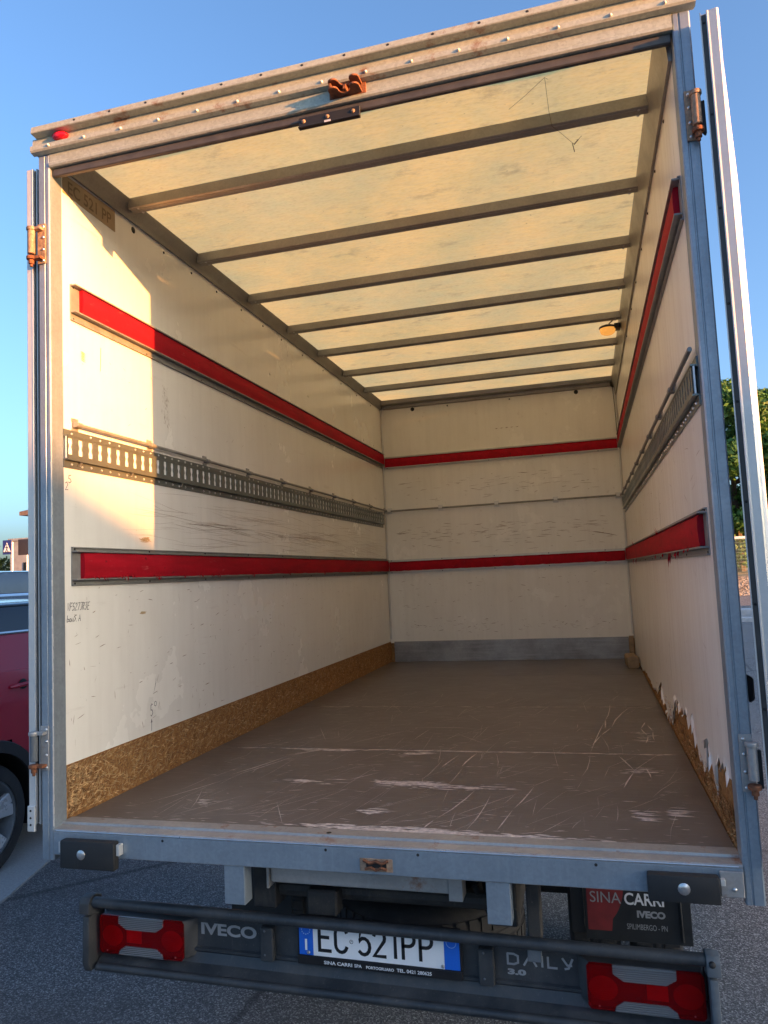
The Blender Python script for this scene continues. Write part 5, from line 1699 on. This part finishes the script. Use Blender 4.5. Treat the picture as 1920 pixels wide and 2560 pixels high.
            for kk in range(5):
                a = 2 * math.pi * kk / 5 + spec.get('spin', 0.2)
                for da in (-0.17, 0.17):
                    d = Vector((0, math.cos(a + da), math.sin(a + da)))
                    q = Vector((0, -d.z, d.y))
                    c0 = Vector((cx + s * wd * 0.30, cy, cz)) + Vector((0, math.cos(a), math.sin(a))) * R * 0.12
                    c1 = Vector((cx + s * wd * 0.43, cy, cz)) + d * R * 0.68
                    w0, w1 = 0.026, 0.036
                    dep = Vector((-s * 0.035, 0, 0))
                    base = [c0 - q * w0, c1 - q * w1, c1 + q * w1, c0 + q * w0]
                    vv = base + [b + dep for b in base]
                    sp.add(vv, [(0, 1, 2, 3), (7, 6, 5, 4), (0, 4, 5, 1), (1, 5, 6, 2), (2, 6, 7, 3), (3, 7, 4, 0)])
            sp.lathe([(0.0, wd * 0.36 * s), (R * 0.16, wd * 0.35 * s), (R * 0.22, wd * 0.30 * s), (R * 0.22, wd * 0.1 * s)], (cx, cy, cz), 'x', 24)
            sp.build('rim', 'rim', w, bevel=0.004)
            # arch trim
            trim = MB()
            n = 26
            a0, a1 = math.radians(-18), math.radians(198)
            prof_t = [(ar - 0.045, 0.0), (ar - 0.045, 0.022), (ar + 0.022, 0.020), (ar + 0.030, 0.004)]
            vs = []
            for i in range(n + 1):
                a = a0 + (a1 - a0) * i / n
                for (rr, hh) in prof_t:
                    u, z = wu + rr * math.cos(a), spec['wr'] + rr * math.sin(a)
                    vs.append((side_x(u, max(z, spec['sillz'] + 0.02)) + s * hh, y_rear + u, G + z))
            kk = len(prof_t)
            trim.add(vs, [(i * kk + j, (i + 1) * kk + j, (i + 1) * kk + j + 1, i * kk + j + 1) for i in range(n) for j in range(kk - 1)])
            trim.build('arch_trim', 'black_plastic' if spec.get('clad') else paint, root)
            ml = MB()
            vs = []
            for i in range(n + 1):
                a = a0 + (a1 - a0) * i / n
                for hh in (0.0, -0.34):
                    u, z = wu + (ar - 0.02) * math.cos(a), spec['wr'] + (ar - 0.02) * math.sin(a)
                    vs.append((xc + s * (hw * 0.985 + hh), y_rear + u, G + z))
            ml.add(vs, [(i * 2, (i + 1) * 2, (i + 1) * 2 + 1, i * 2 + 1) for i in range(n)])
            ml.add([(xc + s * (hw * 0.985 - 0.34), y_rear + wu + (ar - 0.02) * math.cos(a0 + (a1 - a0) * i / n), G + spec['wr'] + (ar - 0.02) * math.sin(a0 + (a1 - a0) * i / n)) for i in range(n + 1)], [tuple(range(n + 1))])
            ml.build('arch_liner', 'black_gap', root)
    return root


suv = dict(hw=0.93, len=4.45, wheels=(0.86, 3.52), wr=0.345, arch=0.455, sillz=0.28, beltz=1.235, hz=1.135, lampz=0.82,
           stations=[(0.0, 0.86, 0.42, 0.95, 0.97, 0.80), (0.06, 0.93, 0.36, 1.12, 1.15, 0.78), (0.18, 0.975, 0.30, 1.225, 1.42, 0.76), (0.42, 0.995, 0.28, 1.238, 1.64, 0.76), (0.9, 1.0, 0.27, 1.236, 1.672, 0.765), (1.8, 1.0, 0.27, 1.215, 1.675, 0.77),
                     (2.55, 1.0, 0.27, 1.19, 1.62, 0.765), (3.25, 1.0, 0.27, 1.13, 1.17, 0.80), (3.6, 0.99, 0.28, 1.06, 1.09, 0.80), (4.1, 0.95, 0.30, 0.97, 0.99, 0.80), (4.36, 0.86, 0.34, 0.86, 0.88, 0.78), (4.45, 0.76, 0.42, 0.72, 0.74, 0.70)],
           windows=[(0.50, 0.86, 0.16, 0.02, 0.02), (0.93, 1.70, 0.02, 0.02, 0.03), (1.78, 2.78, 0.02, -0.38, 0.03)], wt=(0.03, 0.30), chrome=(0.45, 2.9), screens=((2.66, 3.16, 'windscreen'), (0.10, 0.34, 'rear_window')),
           shuts=(0.92, 1.74, 2.86), handles=(1.16, 2.02), mirror=2.62, rails=(0.5, 2.4), clad=True, spin=0.25)
make_car('parked_car', 'dark red crossover with chrome window strip beside the truck', None, -1.885, 0.855, suv, 'paint_red', 'paint_black', 'glass_dark')

van = dict(hw=0.95, len=4.9, wheels=(0.95, 3.95), wr=0.33, arch=0.40, sillz=0.30, beltz=1.36, hz=1.10, lampz=0.95,
           stations=[(0.0, 0.93, 0.36, 1.30, 1.86, 0.84), (0.10, 0.98, 0.32, 1.355, 1.965, 0.86), (0.4, 1.0, 0.30, 1.36, 1.99, 0.87), (2.2, 1.0, 0.30, 1.36, 2.0, 0.87), (3.1, 1.0, 0.30, 1.35, 1.97, 0.86), (3.9, 1.0, 0.30, 1.24, 1.32, 0.86), (4.4, 0.97, 0.31, 1.08, 1.12, 0.84), (4.8, 0.90, 0.34, 0.92, 0.95, 0.8), (4.9, 0.82, 0.40, 0.80, 0.82, 0.7)],
           windows=[(0.42, 1.35, 0.03, -0.01, 0.09), (1.45, 2.45, 0.01, -0.01, 0.06), (2.55, 3.45, 0.01, -0.36, 0.05)], wt=(0.06, 0.40), chrome=None, screens=((3.2, 3.84, 'windscreen'),), shuts=(1.4, 2.5, 3.5), handles=(1.6, 2.7), mirror=3.3, rails=None, clad=False)
make_car('parked_van', 'dark blue van parked behind the red crossover', None, -4.60, 4.42, van, 'paint_blue', 'paint_blue', 'glass_van')


# ================================================================ BACKGROUND
def leaf_cloud(n, centres, size, seed):
    rs = np.random.RandomState(seed)
    cs = np.array([c[:3] for c in centres])
    rr = np.array([c[3] for c in centres])
    w = rr ** 2
    idx = rs.choice(len(cs), n, p=w / w.sum())
    d = rs.normal(size=(n, 3))
    d /= np.linalg.norm(d, axis=1)[:, None]
    rad = rr[idx] * (0.55 + 0.5 * rs.rand(n))
    pos = cs[idx] + d * rad[:, None] * np.array([1, 1, 0.8])
    a = rs.normal(size=(n, 3)) + d * 0.2
    a /= np.linalg.norm(a, axis=1)[:, None]
    b = np.cross(a, d + rs.normal(size=(n, 3)) * 0.5)
    b /= np.linalg.norm(b, axis=1)[:, None]
    s = size * (0.6 + 0.8 * rs.rand(n))[:, None]
    v = np.empty((n, 4, 3))
    v[:, 0] = pos - a * s
    v[:, 1] = pos + b * s * 0.5
    v[:, 2] = pos + a * s
    v[:, 3] = pos - b * s * 0.5
    return v.reshape(-1, 3), np.arange(n * 4).reshape(n, 4)


def tree(name, label, group, x, y, zb, h, rad, leaves, seed, mat='leaf', size=0.20, trunk_frac=0.25, cat='tree'):
    root = thing(name, (x, y, zb), label, cat, group)
    rs = random.Random(seed)
    t = MB()
    top = Vector((x + rs.uniform(-.3, .3), y, zb + h * 0.7))
    base = Vector((x, y, zb - 0.1))
    pts = [base.lerp(top, k / 6) + Vector((rs.uniform(-.08, .08), rs.uniform(-.08, .08), 0)) * h * 0.05 for k in range(7)]
    r0 = h * 0.022
    t.tube(pts, [r0 * (1.25 - 0.16 * k) for k in range(7)], 8)
    cen = []
    for k in range(13):
        p = pts[2 + k % 5]
        a = rs.uniform(0, 2 * math.pi)
        ln = rad * rs.uniform(0.5, 0.95)
        q = p + Vector((math.cos(a) * ln, math.sin(a) * ln, ln * rs.uniform(0.15, 0.8)))
        t.tube([p, p.lerp(q, 0.5) + Vector((0, 0, 0.06 * ln)), q], [r0 * 0.4, r0 * 0.25, r0 * 0.1], 5)
    t.build('trunk', 'bark', root)
    for k in range(46):
        a = rs.uniform(0, 2 * math.pi)
        f = rs.random()
        zz = zb + h * (trunk_frac + (1 - trunk_frac) * f)
        env = math.sin(math.pi * min(1, 0.18 + 0.80 * f)) ** 0.7
        rr = rad * env * math.sqrt(rs.random())
        cen.append((x + math.cos(a) * rr, y + math.sin(a) * rr, zz - 0.1 * rad, rad * rs.uniform(0.18, 0.36)))
    v, f = leaf_cloud(leaves, cen, size, seed)
    me = bpy.data.meshes.new('crown')
    me.from_pydata(v.tolist(), [], f.tolist())
    obj('crown', me, mat, root)
    return root


def build_background():
    tree('tree', 'tall dense green tree behind the fence, seen through the gap beside the rear post', 'trees behind the fence', 11.2, 50.0, 0.1, 12.0, 4.4, 34000, 11, size=0.19, trunk_frac=0.04)
    tree('tree', 'broad green tree behind the fence at the right edge, outside the open door', 'trees behind the fence', 16.5, 51.0, 0.1, 12.6, 5.0, 34000, 12, size=0.19, trunk_frac=0.04)
    # chain-link fence on the bank
    root = thing('mesh_fence', (12, 43, -0.15), 'green wire mesh fence with white top rail on the gravel bank', 'fence')
    x = 5.0
    while x < 22.1:
        MB().tube([(x, 43, -0.3), (x, 43, 2.05)], 0.03, 8).build('post', 'fence_green', root)
        if x < 21:
            m = MB()
            for k in range(34):
                xx = x + 0.06 * k + 0.03
                m.box(xx - 0.006, 42.994, -0.12, xx + 0.006, 43.0, 1.93)
            for k in range(12):
                zz = -0.10 + 0.18 * k
                m.box(x, 42.985, zz - 0.008, x + 2.06, 42.993, zz + 0.008)
            m.build('mesh_panel', 'fence_green', root, smooth=False)
        x += 2.1
    MB().box(5.0, 42.96, 1.92, 22.0, 43.04, 2.06).build('top_rail', 'white_paint', root, bevel=0.01)
    # left: sign, bush, low building, house with a deep eave
    sg = thing('road_sign', (-22.75, 25.0, G), 'blue pedestrian crossing sign on a pale pole above the parked cars', 'sign')
    MB().tube([(-22.62, 25.05, G), (-22.62, 25.05, 3.0)], 0.045, 10).build('pole', 'galv_pole', sg)
    X0, X1, Z0, Z1 = -23.07, -22.60, 2.46, 3.09
    b = MB().box(X0, 24.97, Z0, X1, 25.0, Z1).build('sign_face', 'sign_blue', sg, bevel=0.01)
    cx = (X0 + X1) / 2
    MB().prism([(cx - 0.20, Z0 + 0.10), (cx + 0.20, Z0 + 0.10), (cx, Z1 - 0.10)], 'y', 24.962, 24.968).build('triangle', 'letter_white', b, smooth=False)
    m = MB()
    strokes([[(0, .42), (0.0, .24), (-.07, .06)], [(0, .24), (.07, .06)], [(-.07, .30), (0, .36), (.07, .28)]], 0.035, (cx, 24.960, Z0 + 0.06), (1, 0, 0), (0, 0, 1), 1, 0.75, 0.001, m)
    m.dome((cx, 24.960, Z0 + 0.425), (0, -1, 0), 0.03, 0.004, 10)
    m.build('walking_figure', 'sign_dark', b, smooth=False)
    m = MB()
    for k in range(5):
        m.box(cx - 0.19 + 0.085 * k, 24.956, Z0 + 0.075, cx - 0.145 + 0.085 * k, 24.960, Z0 + 0.125)
    m.build('crossing_stripes', 'sign_dark', b)
    s2 = thing('notice_board', (-22.1, 25.4, G), 'narrow dark board on a post beside the crossing sign', 'sign')
    MB().box(-22.62, 25.38, 2.42, -22.05, 25.42, 3.12).build('board', 'sign_dark', s2, bevel=0.01)
    MB().tube([(-22.2, 25.46, G), (-22.2, 25.46, 3.0)], 0.04, 8).build('pole', 'galv_pole', s2)
    bld = thing('low_building', (-26.0, 36, G), 'plain grey flat-roofed building behind the crossing sign', 'building')
    MB().box(-32.6, 36, G, -22.0, 44, 3.95).build('wall', 'stucco', bld)
    MB().box(-32.7, 35.9, 3.96, -21.9, 44.1, 4.10).build('roof', 'stucco', bld)
    for x in (-31.6, -29.3, -27.0, -24.7):
        w = MB().box(x, 35.96, 1.2, x + 1.2, 36.0, 2.6).build('window', 'glass_dark', bld)
        MB().box(x - 0.06, 35.93, 1.12, x + 1.26, 35.99, 1.19).build('sill', 'concrete_light', w)
    hs = thing('house', (-27.0, 46, G), 'tall house with a deep brown roof eave showing beside the truck door', 'house')
    MB().box(-38.0, 48, G, -26.0, 58, 7.2).build('wall', 'stucco_warm', hs)
    r = MB()
    ex0, ex1, ey0, ey1, ze = -40.4, -23.0, 45.6, 60.4, 7.0
    r.add([(ex0, ey0, ze), (ex1, ey0, ze), (ex1, ey1, ze), (ex0, ey1, ze), (-35.0, 53, 9.6), (-29.0, 53, 9.6), (ex0, ey0, ze - 0.30), (ex1, ey0, ze - 0.30), (ex1, ey1, ze - 0.30), (ex0, ey1, ze - 0.30)],
          [(0, 1, 5, 4), (1, 2, 5), (2, 3, 4, 5), (3, 0, 4), (6, 9, 8, 7), (0, 6, 7, 1), (1, 7, 8, 2), (2, 8, 9, 3), (3, 9, 6, 0)])
    r.build('roof', 'roof_tile', hs, smooth=False)
    for x in (-36.5, -33.0, -29.5):
        MB().box(x, 47.95, 3.4, x + 1.3, 47.995, 5.2).build('window', 'glass_dark', hs)
    tree('bush', 'yellow-green bush above the blue van at the left edge', None, -35.9, 37.0, G, 4.6, 2.6, 5000, 21, 'leaf_light', 0.16, 0.10, 'bush')
    # unseen building added behind the photographer to the right: its eave cuts off the low sun
    ob = thing('shade_building', (32, -12, G), 'long plain building added unseen behind the viewer, its eave shading the yard', 'building')
    MB().box(13.0, -19.0, G, 60.0, -7.25, 3.40).build('wall', 'stucco_warm', ob)
    MB().box(12.6, -19.4, 3.402, 60.4, -7.0, 3.68).build('roof', 'roof_tile', ob)
    bw = thing('shade_wall', (22.15, 12, G), 'rendered wall added unseen right of the viewer to shade the yard', 'wall')  # added out of view so the far asphalt and kerb fall in shade
    MB().box(22.0, 0.0, G, 22.3, 24.0, 2.15).build('wall', 'stucco_warm', bw)
    MB().box(21.93, -0.06, 2.152, 22.37, 24.06, 2.24).build('coping', 'concrete_light', bw, bevel=0.01)
    for x in range(16, 58, 6):
        d = MB().box(x, -7.24, G + 0.05, x + 3.2, -7.20, 2.2).build('roller_door', 'concrete_light', ob)
        for k in range(9):
            MB().box(x + 0.02, -7.198, G + 0.1 + k * 0.34, x + 3.18, -7.18, G + 0.1 + k * 0.34 + 0.31).build('slat', 'concrete_light', d)


build_background()
